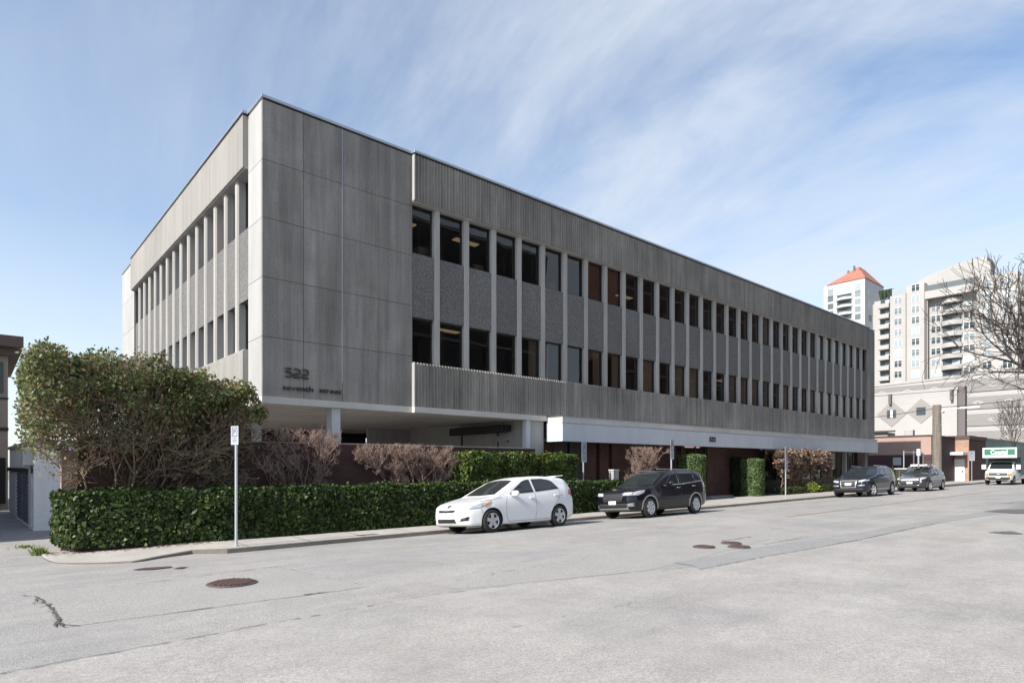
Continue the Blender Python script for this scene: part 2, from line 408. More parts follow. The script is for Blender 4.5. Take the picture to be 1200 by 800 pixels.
cover(866, 641.2, .24, 'rightmost of three small round iron covers in the middle of the road', 'small iron covers in the road')
def slot(pts, label):
    P = [pg(x, y) for x, y in pts]; root = empty('drain_cover', P[0], label, 'drain cover', 'flat drain plates near the kerb')
    m = MB(); m.face([(p.x, p.y, p.z+.015) for p in P]); o = m.build('plate', M['iron'], root)
slot([(153, 668.3), (170, 665.5), (200, 663.8), (202, 665), (178, 667.6)], 'longer of the two thin dark metal plates in the road by the kerb')
slot([(202, 666.6), (212, 664.7), (221, 664.4), (212, 666.6)], 'shorter of the two thin dark metal plates in the road by the kerb')
# ------------------------------------------------------------------ the concrete office building
X0, X1, Y0, Y1 = 6.588, 56.1, 19.0, 42.0
ZB, ZS, ZT = 4.03, 3.82, 12.95
ob = empty('office_building', (X0, Y0, 0), 'long grey concrete office building with rows of narrow windows above a white canopy', 'building')
def part(mb, name, m, **k): return mb.build(name, m, ob, **k)
# core
m = MB()
m.box(X0+.12, 11.80, Y0+.12, Y0+.5, ZB, ZT-.02); m.box(X0+.12, X0+.5, Y0+.5, 20.24, ZB, ZT-.02)
m.box(11.80, 54.46, 19.02, 19.36, ZB+.01, 5.56); m.box(11.80, 54.46, 19.02, 19.36, 11.34, ZT-.02)
m.box(X0+.02, X0+.36, 20.24, 38.52, ZB+.01, 5.56); m.box(X0+.02, X0+.36, 20.24, 38.52, 11.34, ZT-.02)
m.box(X0+.12, X0+.5, 38.52, Y1-.1, ZB, ZT-.02)
m.box(54.46, X1-.12, Y0+.12, Y0+.5, ZB, ZT-.02); m.box(X1-.3, X1, Y0+.5, Y1, ZB, ZT-.02); m.box(X0+.5, X1-.3, Y1-.3, Y1-.001, ZB, ZT-.02)
part(m, 'wall', M['conc'])
# facing panels with open joints
xs = [X0, 7.86, 9.16, 10.47, 11.82]; zs = [ZB, 5.83, 7.62, 9.41, 11.15, ZT]
for i in range(4):
    for j in range(5):
        m = MB(); m.box(xs[i]+(.0 if i == 0 else .006), xs[i+1]-(.006 if i < 3 else 0), Y0, Y0+.10, zs[j]+.006, zs[j+1]-.006)
        part(m, 'wall_panel', M['conc'], bevel=.004)
for j in range(5):
    m = MB(); m.box(X0, X0+.10, Y0+.104, 20.26, zs[j]+.006, zs[j+1]-.006); part(m, 'pier_panel', M['conc_light'], bevel=.004)  # left piers in paler concrete, so their sunlight is partly painted
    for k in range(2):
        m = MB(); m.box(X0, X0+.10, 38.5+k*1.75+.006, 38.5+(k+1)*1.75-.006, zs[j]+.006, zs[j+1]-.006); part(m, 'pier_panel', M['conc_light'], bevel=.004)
    m = MB(); m.box(54.44, X1, Y0, Y0+.10, zs[j]+.006, zs[j+1]-.006); part(m, 'pier_panel', M['conc_dark'], bevel=.004)
# metal joint strip down the face
m = MB(); m.box(9.149, 9.166, Y0-.016, Y0, ZB+.6, ZT); part(m, 'joint_strip', M['coping'])
# ribbed bands
def ribs(a, b, z0, z1, axis, dep=.045):
    """corrugated slab between a and b; outer face 17 cm proud of the wall"""
    m = MB(); p = .1335; n = max(1, round((b-a)/p)); p = (b-a)/n; prof = []
    for i in range(n):
        s = a+i*p
        prof += [(s+.001, 0), (s+.30*p, 0), (s+.42*p, dep), (s+.88*p, dep)]
    prof += [(b, 0)]
    base = .17; back = -.03
    ring = [(s, base-d) for s, d in prof]+[(b, back), (a, back)]
    if axis == 'x': poly = [(s, Y0-d) for s, d in ring]
    else: poly = [(X0-d, s) for s, d in ring]
    m.prism(poly, z0, z1); return m
edges = [11.82+4.0473*i for i in range(11)]; edges[-1] = 54.6
edges = [11.82+(54.6-11.82)/11*i for i in range(12)]
for a, b in zip(edges, edges[1:]):
    part(ribs(a+.005, b-.005, 11.33, ZT-.01, 'x'), 'ribbed_panel', M['conc_dark'])
    part(ribs(a+.005, b-.005, ZB+.01, 5.60, 'x'), 'ribbed_panel', M['conc_dark'])
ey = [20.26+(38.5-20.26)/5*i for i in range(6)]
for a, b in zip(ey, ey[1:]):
    part(ribs(a+.005, b-.005, 11.33, ZT-.01, 'y', .022), 'ribbed_panel', M['conc_sunlit'])
    part(ribs(a+.005, b-.005, ZB+.01, 5.57, 'y', .022), 'ribbed_panel', M['conc_sunlit'])
m = MB(); m.box(11.80, 11.835, Y0-.185, Y0, 11.33, ZT-.01); m.box(11.80, 11.835, Y0-.185, Y0, ZB, 5.60); part(m, 'end_trim', M['conc_light'])
# soffit of the top band, sill of the lower one
m = MB(); m.box(11.82, 54.6, Y0-.10, Y0+.30, 11.29, 11.33); m.box(X0-.10, X0+.30, 20.26, 38.5, 11.29, 11.33); part(m, 'window_head', M['conc_light'])
m = MB(); m.box(11.84, 54.6, Y0+.031, Y0+.30, 5.57, 5.60); m.box(X0-.13, X0+.30, 20.26, 38.5, 5.57, 5.60); part(m, 'sill', M['conc_light'])
# fins: shallow trapezoid, tied to spandrels
fm = MB(); fm.prism([(-.125, .30), (-.125, .06), (-.085, 0), (.085, 0), (.125, .06), (.125, .30)], 5.60, 11.29)
fin0 = fm.build('fin', M['fin'], None, origin=(0, 0, 0)); fin_me = fin0.data; bpy.data.objects.remove(fin0)
FIN = [12.92+1.349*i for i in range(31)]
for x in FIN: link('fin', fin_me, ob, Vector((x, Y0, 0))-ob.location)
fl = MB(); fl.prism([(.34, -.125), (.06, -.125), (0, -.085), (0, .085), (.06, .125), (.34, .125)], 5.60, 11.29)
f1 = fl.build('fin', M['fin'], None, origin=(0, 0, 0)); fl_me = f1.data; bpy.data.objects.remove(f1)
LY = [20.26+1.216*i for i in range(1, 15)]
for y in LY: link('fin', fl_me, ob, Vector((X0, y, 0))-ob.location)
# spandrels (two per bay height: middle band)
bays = [11.82]+FIN+[54.44]
for i in range(32):
    a = bays[i]+(.125 if i else 0); b = bays[i+1]-(.125 if i < 31 else 0)
    m = MB(); m.box(a-.01, b+.01, Y0+.055, Y0+.30, 7.26, 9.53); part(m, 'spandrel', M['aggregate'])
lb = [20.26]+LY+[38.5]
for i in range(15):
    a = lb[i]+(.125 if i else 0); b = lb[i+1]-(.125 if i < 14 else 0)
    m = MB(); m.box(X0+.07, X0+.34, a-.01, b+.01, 7.26, 9.53); part(m, 'spandrel', M['aggregate'])
# windows (frame mesh, pane as sub-part); shared meshes
def win_meshes(w, h):
    f = MB(); t = .06
    f.box(-w/2, w/2, 0, .07, 0, t); f.box(-w/2, w/2, 0, .07, h-t, h); f.box(-w/2, -w/2+t, .001, .069, t, h-t); f.box(w/2-t, w/2, .001, .069, t, h-t)
    o = f.build('window', M['frame'], None); me = o.data; bpy.data.objects.remove(o)
    g = MB(); g.face([(-w/2+t, .03, t), (w/2-t, .03, t), (w/2-t, .03, h-t), (-w/2+t, .03, h-t)])
    o = g.build('pane', M['glass'], None, recalc=False); gm = o.data; bpy.data.objects.remove(o)
    return me, gm
def add_win(wm, loc, rz, blind=0, w=1.1, h=1.8):
    o = link('window', wm[0], ob, Vector(loc)-ob.location, (0, 0, rz))
    link('pane', wm[1], o)
    if blind:
        b = MB(); n = 7; a0, a1 = (-w/2+.05, w/2-.05) if blind == 1 else ((-w/2+.05, -w*.1) if blind == 2 else (w*.05, w/2-.05))
        pl = [(a0+(a1-a0)*i/24, .12+.02*math.sin(i*1.9)) for i in range(25)]
        for p, q in zip(pl, pl[1:]): b.face([(p[0], p[1], .05), (q[0], q[1], .05), (q[0], q[1], h-.05), (p[0], p[1], h-.05)])
        bo = b.build('blind', M['blind'], None, smooth=True); bo.parent = o
WU = win_meshes(1.11, 1.76); WL = win_meshes(1.11, 1.66)
rr = random.Random(5)
for i in range(32):
    xc = (bays[i]+bays[i+1])/2+(.06 if i == 0 else 0)
    add_win(WU, (xc, Y0+.17, 9.53), 0, rr.choice([0, 0, 0, 1, 2]) if i > 11 else 0, 1.1, 1.76)
    add_win(WL, (xc, Y0+.17, 5.60), 0, [0, 0, 0, 0, 3, 2][i] if i < 6 else rr.choice([1, 1, 3, 2, 0]), 1.1, 1.66)
VU = win_meshes(.98, 1.76); VL = win_meshes(.98, 1.66)
for i in range(15):
    yc = (lb[i]+lb[i+1])/2
    add_win(VU, (X0+.27, yc, 9.53), -math.pi/2, 1 if i % 3 == 2 else 0, .98, 1.76)
    add_win(VL, (X0+.27, yc, 5.60), -math.pi/2, 1 if i % 4 == 1 else 0, .98, 1.66)
# rooms behind the glass
m = MB()
for z0, z1 in ((5.35, 7.5), (9.3, 11.55)):
    m.box(X0+.6, X1-.5, 24.5, 24.6, z0, z1)
    for x in (14.3, 17.6, 24, 31, 38, 45): m.box(x, x+.1, 20.8, 24.5, z0, z1)
    m.box(X0+.5, X1-.5, 19.4, 24.5, z0, z0+.05); m.box(13, 13.1, 24.6, 41, z0, z1); m.box(X0+.5, 13, 24.6, 41, z0, z0+.05)
part(m, 'office_partition', M['int_wall'])
m = MB()
for z1 in (7.42, 11.42): m.box(X0+.5, X1-.5, 19.4, 41, z1, z1+.05)
part(m, 'office_ceiling', M['int_ceil'])
for x, y, z in ((12.0, 20.9, 11.40), (15.2, 21.0, 11.40), (13.9, 20.6, 7.40), (27, 22.0, 11.40), (36, 21.2, 7.40)):
    m = MB(); m.box(x, x+1.2, y, y+.3, z-.02, z+.018); part(m, 'ceiling_light', M['light'])
m = MB()
for x in (12.4, 15.0, 19.1, 22.4, 27.5, 33.0): m.box(x, x+rr.uniform(.4, .8), 19.5, 19.9, 9.35, 9.35+rr.uniform(.5, .95))
part(m, 'cabinet', M['int_ceil'])
# roof and coping
m = MB(); m.box(X0+.3, X1-.3, Y0+.3, Y1-.3, ZT-.35, ZT-.2); part(m, 'roof', M['roofing'])
m = MB()
c0, c1 = ZT+.05, ZT+.135
m.box(X0-.035, 11.79, Y0-.035, Y0+.40, c0, c1); m.box(11.79, 54.62, Y0-.205, Y0+.40, c0, c1-.002); m.box(54.62, X1+.035, Y0-.035, Y0+.40, c0, c1)
m.box(X0-.035, X0+.40, Y0+.40, 20.22, c0, c1); m.box(X0-.205, X0+.40, 20.22, 38.54, c0, c1-.002); m.box(X0-.035, X0+.40, 38.54, Y1+.035, c0, c1)
m.box(X1-.36, X1+.035, Y0+.40, Y1+.035, c0, c1); m.box(X0+.40, X1-.36, Y1-.36, Y1+.035, c0, c1)
part(m, 'coping', M['coping'], bevel=.006)
m = MB(); m.box(X0+.05, X1-.05, Y0+.05, Y0+.3, ZT-.02, c0); m.box(11.83, 54.56, Y0-.14, Y0+.05, ZT-.01, c0); m.box(X0+.05, X0+.3, Y0+.3, Y1-.05, ZT-.02, c0); m.box(X0-.14, X0+.05, 20.3, 38.46, ZT-.01, c0)
m.box(X0-.16, X0-.15, 20.3, 38.46, c0-.05, c0); part(m, 'shadow_gap', M['frame'])
# floor slab and soffit boards
m = MB(); m.box(X0-.02, 11.80, Y0-.03, Y0+.3, ZS, ZB); m.box(11.80, 18.30, Y0-.20, Y0+.3, ZS, ZB-.001); m.box(X0-.02, X0+.3, Y0+.3, Y1, ZS, ZB)
part(m, 'slab_edge', M['soffit'])
m = MB(); m.box(53.6, X1+.02, Y0-.03, Y0+.3, ZS, ZB)
part(m, 'slab_edge', M['soffit'])
m = MB(); m.box(X0+.3, 17.4, Y0+.3, Y1-.3, ZS+.03, ZB)
for k in range(18): m.box(X0+.3, 17.4, 19.5+k*.62, 19.53+k*.62, ZS+.005, ZS+.03)
part(m, 'soffit', M['soffit'])
# columns
for x, y in ((8.87, 19.15), (8.87, 26.5), (8.87, 34), (13.6, 30.5)):
    m = MB(); m.box(x, x+.30, y, y+.42, -.1, ZS); part(m, 'column', M['white'], bevel=.01)
# canopy
yc, xa, xb = 17.9, 18.33, 53.55
m = MB(); m.box(xa, xb, yc, yc+.06, 2.95, 3.72); m.box(xa, xa+.06, yc+.06, 18.86, 2.95, 3.72); m.box(xb-.06, xb, yc+.06, 19.2, 2.95, 3.72)
part(m, 'canopy_fascia', M['white'])
for k in range(1, 12):
    x = xa+(xb-xa)*k/12
m = MB(); m.box(xa+.03, xb-.03, yc+.03, 18.86, 3.72, 3.97); part(m, 'canopy_upstand', M['soffit'], bevel=.006)
m = MB(); m.box(xa-.01, xb+.01, yc-.012, yc+.05, 3.695, 3.725); m.box(xa+.01, xb-.01, yc+.01, 18.87, 3.97, 3.995); part(m, 'canopy_flashing', M['coping'])
m = MB(); m.box(xa+.06, xb-.06, yc+.06, 19.2, 3.0, 3.05); part(m, 'canopy_soffit', M['int_ceil'])
# ground floor: side wall of the entrance block and the shop front
m = MB(); m.box(17.4, 17.6, 18.95, 28.2, -.1, ZS+.03); m.box(17.62, 18.3, 19.0, 19.3, -.1, ZS); m.box(15.0, 17.4, 28.2, 28.4, -.1, ZS+.03)
part(m, 'ground_floor_wall', M['conc_light'])
m = MB(); m.box(17.2, 17.42, 18.88, 19.12, -.1, ZS); part(m, 'pilaster', M['white'])
m = MB(); m.box(8, 17.38, 33, 33.2, -.1, ZS); part(m, 'rear_wall', M['brick'])
m = MB()
for z in (2.95, 3.25, 3.55): m.box(8, 17.38, 32.9, 32.99, z, z+.05)
part(m, 'rear_rail', M['frame'])
m = MB(); m.box(16.75, 17.25, 19.9, 23.7, 3.38, 3.66); m.tube((16.9, 19.8, 3.42), (16.9, 23.8, 3.42), .10, .10, 10); m.box(16.95, 17.02, 23.0, 23.08, 1.5, 3.4); m.box(16.95, 17.02, 20.4, 20.5, 3.2, 3.4)
part(m, 'shutter_box', M['frame'], bevel=.01)
m = MB(); m.box(17.36, 17.40, 20.9, 20.94, 1.0, 3.0); m.box(17.35, 17.40, 20.2, 20.28, 2.95, 3.02); part(m, 'conduit', M['frame'])
def seg(a, b, y=19.3, z0=0, z1=3.05, d=.3): m = MB(); m.box(a, b, y, y+d, z0, z1); return m
part(seg(18.3, 55.9, 21.6), 'lobby_wall', M['int_wall'])
part(seg(18.3, 19.2), 'brick_pier', M['brick'])
for a, b in ((21.3, 22.0), (22.25, 22.9), (23.15, 28.3), (28.9, 29.1)): part(seg(a, b, 19.3, d=.35), 'brick_pier', M['brick'])
part(seg(31.3, 34.6, 19.2, .0, 3.02, .5), 'brick_pier', M['brick'])
part(seg(34.6, 37.9, 19.5, .0, 3.02, .3), 'brick_pier', M['brick'])
part(seg(38.0, 49.2, 19.25, .0, .95, .3), 'sill_wall', M['frame'])
m = MB()
for x in (19.2, 20.2, 21.2, 28.3, 29.1, 30.2, 31.2, 38.0, 39.7, 41.4, 43.1, 44.8, 46.5, 48.2, 49.2, 50.2, 51.3, 52.4):
    m = MB(); m.box(x, x+.09, 19.28, 19.36, 0, 3.0); part(m, 'storefront_frame', M['frame'])
m = MB()
m.box(19.2, 21.25, 19.365, 19.4, 0, 3.0); part(m, 'storefront_panel', M['frame']); m = MB(); m.box(38, 49.2, 19.285, 19.355, .96, 1.02); part(m, 'storefront_sill', M['frame'])
m = MB()
for a, b, z in ((28.39, 31.2, .1), (38.09, 49.2, 1.02), (49.29, 52.4, .1)): m = MB(); m.face([(a, 19.32, z), (b, 19.32, z), (b, 19.32, 3.0), (a, 19.32, 3.0)]); part(m, 'storefront_glass', M['glass'], recalc=False)
m = MB(); m.box(50.15, 50.4, 19.0, 19.27, 0, 3.0); m.box(53.2, 53.32, 18.6, 18.72, 0, 3.0); part(m, 'steel_post', M['conc_light'])
part(seg(53.6, 55.9, 19.4, 0, ZS, .4), 'brick_pier', M['brick'])
m = MB(); m.box(31.2, 36.0, 18.9, 19.4, .1, .24); part(m, 'entrance_step', M['side'])
# vertical conduit on the shady joint, and numbers
def digit(kind, x, z, w, h, y, t, m):
    c = .28*w
    if kind == '5': P = [(w, h), (0, h), (0, h*.56), (w-c, h*.56), (w, h*.56-c*.8), (w, c*.8), (w-c, 0), (0, 0)]
    else: P = [(0, h), (w-c, h), (w, h-c*.8), (w, h*.5+c*.3), (w-c, h*.5-.02), (c*.6, h*.36), (0, h*.22), (0, 0), (w, 0)]
    for (a, b), (e, f) in zip(P, P[1:]): m.tube((x+a, y, z+b), (x+e, y, z+f), t, t, 6)
for i, ch in enumerate('522'):
    m = MB(); digit(ch, 7.27+i*.265, 4.68, .19, .25, Y0-.05, .033, m); m2 = m.build('address_digit', M['frame'], ob)
    m2.data.materials.clear()
DIG = [o for o in ob.children if o.name.startswith('address_digit')]
M['letter'] = mat('bronze_letters', (.035, .034, .033), .35)
for o in DIG: o.data.materials.append(M['letter'])
text_mesh('seventh  street', .225, M['letter'], 'street_name', ob, (7.19, Y0-.045, 4.27), (R(90), 0, 0), .025, 1.93, offset=.0)
text_mesh('522', .34, M['frame'], 'address_number', ob, (29.35, yc-.02, 3.22), (R(90), 0, 0), .012, .62, offset=.012)
# ------------------------------------------------------------------ plants
M['leaf_hedge'] = leaf_mat('laurel_leaf', [(0, (.018, .040, .010)), (.45, (.036, .066, .016)), (.8, (.07, .105, .025)), (1, (.13, .15, .05))], .5, spec=.35)
M['leaf_tall'] = leaf_mat('privet_leaf', [(0, (.03, .06, .012)), (.5, (.07, .12, .02)), (.85, (.14, .18, .03)), (1, (.16, .11, .04))], .45)
M['leaf_photinia'] = leaf_mat('photinia_leaf', [(0, (.07, .10, .03)), (.45, (.125, .16, .055)), (.70, (.20, .22, .09)), (.86, (.24, .21, .10)), (.95, (.21, .11, .06)), (1, (.23, .10, .06))], .5, .32, spec=.35)
M['leaf_cone'] = leaf_mat('yew_needles', [(0, (.05, .085, .025)), (.5, (.085, .135, .04)), (1, (.13, .19, .06))], .6, .15)
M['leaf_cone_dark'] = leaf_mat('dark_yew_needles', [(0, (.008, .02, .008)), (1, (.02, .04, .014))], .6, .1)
M['leaf_dry'] = leaf_mat('dry_brown_leaf', [(0, (.13, .09, .06)), (.6, (.25, .175, .125)), (1, (.36, .26, .19))], .7)
M['leaf_low'] = leaf_mat('box_leaf', [(0, (.02, .035, .008)), (.6, (.05, .07, .015)), (1, (.12, .13, .03))], .5)
M['leaf_bright'] = leaf_mat('bright_leaf', [(0, (.10, .15, .02)), (1, (.30, .32, .05))], .5)
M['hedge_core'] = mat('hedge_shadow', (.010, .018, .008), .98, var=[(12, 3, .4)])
M['bark'] = mat('pale_bark', (.23, .17, .125), .9, var=[(12, 3, .3)])
M['bark_red'] = mat('reddish_twig', (.26, .18, .145), .9, var=[(9, 3, .25)])
M['bark_dark'] = mat('dark_bark', (.075, .060, .052), .9, var=[(9, 3, .25)])
M['grass'] = leaf_mat('grass_blade', [(0, (.08, .13, .02)), (1, (.18, .24, .04))], .6)

def quads(name, P, size, m, parent, off=(0, 0, 0), nrm=None, bias=.6, aspect=1.7, jitter=.35):
    """leaf-shaped faces at points P (world)"""
    N = len(P); P = np.asarray(P, float)-np.asarray(off, float)
    n = rng.normal(size=(N, 3))
    if nrm is not None: n = n*(1-bias)+np.asarray(nrm)*bias*1.6
    n /= np.linalg.norm(n, axis=1)[:, None]+1e-9
    t = rng.normal(size=(N, 3)); t -= (t*n).sum(1)[:, None]*n; t /= np.linalg.norm(t, axis=1)[:, None]+1e-9
    b = np.cross(n, t); s = (size*(1+jitter*(rng.random(N)*2-1)))[:, None]
    L = t*s*aspect*.5; W = b*s*.5; fold = n*s*.13
    V = np.stack([P-L, P+W-L*.1+fold, P+L, P-W-L*.1+fold], 1).reshape(-1, 3)
    me = bpy.data.meshes.new(name); me.vertices.add(4*N); me.vertices.foreach_set('co', V.ravel().astype(np.float32))
    me.loops.add(4*N); me.loops.foreach_set('vertex_index', np.arange(4*N, dtype=np.int32))
    me.polygons.add(N); me.polygons.foreach_set('loop_start', np.arange(0, 4*N, 4, dtype=np.int32))
    me.update(calc_edges=True); me.materials.append(m)
    return link(name, me, parent)
def tubes(name, segs, m, parent, off=(0, 0, 0), sides=4):
    """segs: list of (ax,ay,az,bx,by,bz,r0,r1)"""
    S = np.asarray(segs, float); N = len(S); A = S[:, :3]-np.asarray(off); B = S[:, 3:6]-np.asarray(off)
    d = B-A; d /= np.linalg.norm(d, axis=1)[:, None]+1e-9
    h = np.where(np.abs(d[:, 2:3]) < .9, np.array([[0, 0, 1.]]), np.array([[1., 0, 0]]))
    u = np.cross(d, h); u /= np.linalg.norm(u, axis=1)[:, None]+1e-9; w = np.cross(d, u)
    V = []
    for C, r in ((A, S[:, 6]), (B, S[:, 7])):
        for i in range(sides):
            a = 2*math.pi*i/sides; V.append(C+(u*math.cos(a)+w*math.sin(a))*r[:, None])
    V = np.stack(V, 1).reshape(-1, 3); k = 2*sides; base = np.arange(N)*k
    F_ = []
    for i in range(sides):
        j = (i+1) % sides; F_.append(np.stack([base+i, base+j, base+sides+j, base+sides+i], 1))
    Fc = np.concatenate(F_, 0).astype(np.int32)
    me = bpy.data.meshes.new(name); me.vertices.add(len(V)); me.vertices.foreach_set('co', V.ravel().astype(np.float32))
    me.loops.add(Fc.size); me.loops.foreach_set('vertex_index', Fc.ravel()); me.polygons.add(len(Fc))
    me.polygons.foreach_set('loop_start', np.arange(0, Fc.size, 4, dtype=np.int32)); me.polygons.foreach_set('use_smooth', np.ones(len(Fc), bool))
    me.update(calc_edges=True); me.materials.append(m)
    return link(name, me, parent)
def wob(p, s=1.3, a=.08):
    x, y, z = p[..., 0], p[..., 1], p[..., 2]
    return a*(np.sin(x*2.3*s+1.3*np.sin(z*3.1*s))+np.sin(y*3.7*s+z*2.1*s+.7)+.6*np.sin(x*5.9*s+y*4.3*s-z*5.1*s))/2.6
def hedge(name, front, depth, z0, z1, label, m, size=.05, dens=1500, cat='hedge', amp=.06, group=None, top_tilt=0.0, lump=0.0):
    """front: polyline [(x,y)...] of the street face; the hedge runs 'depth' metres behind it (towards +y)"""
    P = []; Nn = []
    fr = [Vector(p) for p in front]
    root = empty(name, (fr[0].x, fr[0].y, z0), label, cat, group)
    core = MB()
    for a, b in zip(fr, fr[1:]):
        L = (b-a).length; d = (b-a)/L; n = Vector((d.y, -d.x))
        if n.y > 0: n = -n
        ct = int(L*(z1-z0)*dens)
        s = rng.random(ct)*L; z = z0+(z1-z0)*rng.random(ct)
        P.append(np.stack([a.x+d.x*s, a.y+d.y*s, z], 1)); Nn.append(np.tile([n.x, n.y, .15], (ct, 1)))
        ct = int(L*depth*dens*.8); s = rng.random(ct)*L; q = rng.random(ct)*depth
        P.append(np.stack([a.x+d.x*s-n.x*q, a.y+d.y*s-n.y*q, np.full(ct, z1)], 1)); Nn.append(np.tile([0, 0, 1.], (ct, 1)))
        e = .07
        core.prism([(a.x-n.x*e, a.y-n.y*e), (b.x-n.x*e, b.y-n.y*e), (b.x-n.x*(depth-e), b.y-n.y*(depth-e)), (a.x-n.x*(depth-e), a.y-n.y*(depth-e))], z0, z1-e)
    for (a, sx) in ((fr[0], -1), (fr[-1], 1)):
        ct = int(depth*(z1-z0)*dens); q = rng.random(ct)*depth; z = z0+(z1-z0)*rng.random(ct)
        P.append(np.stack([np.full(ct, a.x), a.y+q, z], 1)); Nn.append(np.tile([sx, 0, .15], (ct, 1)))
    P = np.concatenate(P); Nn = np.concatenate(Nn)
    P = P+Nn*(wob(P, 1.3, amp)+rng.normal(size=len(P))*.028+lump*wob(P, .5, 1))[:, None]
    gapn = np.sin(P[:, 0]*3.1+2*np.sin(P[:, 2]*4.3+P[:, 0]))*np.sin(P[:, 2]*5.7+P[:, 0]*1.7+1)
    kp = rng.random(len(P)) < np.clip(1.15+1.0*gapn, .42, 1); P = P[kp]; Nn = Nn[kp]
    # round the upper edge
    near = np.clip((P[:, 2]-(z1-.12))/.12, 0, 1); P -= Nn*np.array([1, 1, 0])*(near*.05)[:, None]
    stray = rng.random(len(P)) < .03; P[stray, 2] += np.abs(rng.normal(size=stray.sum()))*.05*(P[stray, 2] > z1-.1)
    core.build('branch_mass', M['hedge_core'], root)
    quads('foliage', P, size, m, root, root.location, Nn, .42, jitter=.6)
    # stems at the foot
    seg = []
    for a, b in zip(fr, fr[1:]):
        L = (b-a).length; d = (b-a)/L
        for k in range(int(L/.3)):
            p = a+d*(k*.3+rng.random()*.2); seg.append((p.x, p.y+.12, z0-.1, p.x+rng.normal()*.05, p.y+.06, z0+.35, .012, .007))
    tubes('stem', seg, M['bark_dark'], root, root.location)
    return root
zf = .06
hedge('clipped_hedge', [(1.50, 17.75), (1.72, 17.20), (4.8, 16.46), (11, 16.18), (14.5, 16.18)], 1.15, zf, 1.31, 'long low dark green clipped hedge running along the pavement in front of the brick wall', M['leaf_hedge'], .062, 1150, amp=.075)
hedge('clipped_hedge', [(14.55, 16.2), (20.3, 16.2)], 1.15, zf+.04, 1.27, 'low dark hedge end piece between the white hatchback and the black suv', M['leaf_hedge'], .062, 1000, amp=.06)
hedge('tall_hedge', [(12.9, 17.10), (18.3, 17.05)], 1.05, .2, 2.33, 'taller yellow green block hedge standing behind the white hatchback', M['leaf_tall'], .068, 1100, amp=.09)
hedge('low_hedge', [(36.0, 17.1), (39.2, 17.1)], .5, .19, .62, 'knee high hedge strip right of the clipped green column by the shop windows', M['leaf_low'], .05, 900)
hedge('low_hedge', [(41.2, 17.1), (48.2, 17.1)], .5, .19, .66, 'knee high hedge strip behind the front of the dark blue suv', M['leaf_low'], .05, 900)

def blob_plant(name, c, r, z0, z1, label, cat, m, size, n, sq=3.0, taper=.0, group=None):
    root = empty(name, (c[0], c[1], z0), label, cat, group)
    th = rng.random(n)*2*math.pi; z = rng.random(n); 
    rad = (np.abs(np.cos(th))**sq+np.abs(np.sin(th))**sq)**(-1/sq)*r
    prof = np.minimum(1, (np.minimum(z, 1-z)/.05)**.5*.12+.88)*(1-taper*(1-z))
    rad = rad*prof
    P = np.stack([c[0]+rad*np.cos(th), c[1]+rad*np.sin(th), z0+z*(z1-z0)], 1); Nn = np.stack([np.cos(th), np.sin(th), np.zeros(n)], 1)
    k = int(n*.25); t2 = rng.random(k)*2*math.pi; r2 = np.sqrt(rng.random(k))*r*.95
    P2 = np.stack([c[0]+r2*np.cos(t2), c[1]+r2*np.sin(t2), np.full(k, z1)-.10*(r2/r)**3], 1)
    P = np.concatenate([P, P2]); Nn = np.concatenate([Nn, np.tile([0, 0, 1.], (k, 1))])
    P = P+Nn*(wob(P, 2.2, .035)+rng.normal(size=len(P))*.018)[:, None]
    quads('foliage', P, size, m, root, root.location, Nn, .4)
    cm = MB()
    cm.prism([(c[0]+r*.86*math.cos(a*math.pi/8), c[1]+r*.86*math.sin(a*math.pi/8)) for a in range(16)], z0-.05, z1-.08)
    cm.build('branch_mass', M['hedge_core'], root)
    return root
blob_plant('topiary_column', (27.9, 18.0), .62, .15, 2.50, 'rounded green clipped bush standing behind the roof of the black suv', 'topiary', M['leaf_cone'], .05, 8000, 2.6)
blob_plant('topiary_column', (33.85, 17.85), .55, .15, 2.32, 'sunlit green clipped column right of the brick entrance wall', 'topiary', M['leaf_cone'], .05, 9000, 3.4)
blob_plant('topiary_column', (33.95, 18.75), .38, .15, 2.40, 'dark shaded clipped column against the brick entrance wall', 'topiary', M['leaf_cone_dark'], .05, 5000, 3.0)  # shade of this column put into its near-black needle colour
def clump(name, c, r, z0, h, label, cat, m, size, n):
    root = empty(name, (c[0], c[1], z0), label, cat)
    v = rng.normal(size=(n, 3)); v /= np.linalg.norm(v, axis=1)[:, None]; v *= (rng.random(n)**.45)[:, None]
    P = np.stack([c[0]+v[:, 0]*r, c[1]+v[:, 1]*r*.6, z0+h*.5+v[:, 2]*h*.5], 1)
    P[:, 2] += wob(P, 3, .06)
    quads('foliage', P, size, m, root, root.location, v, .3)
    return root
clump('bright_bush', (40.2, 17.4), .9, .19, .75, 'small bright yellow green bush between the low hedge strips', 'bush', M['leaf_bright'], .07, 1300)

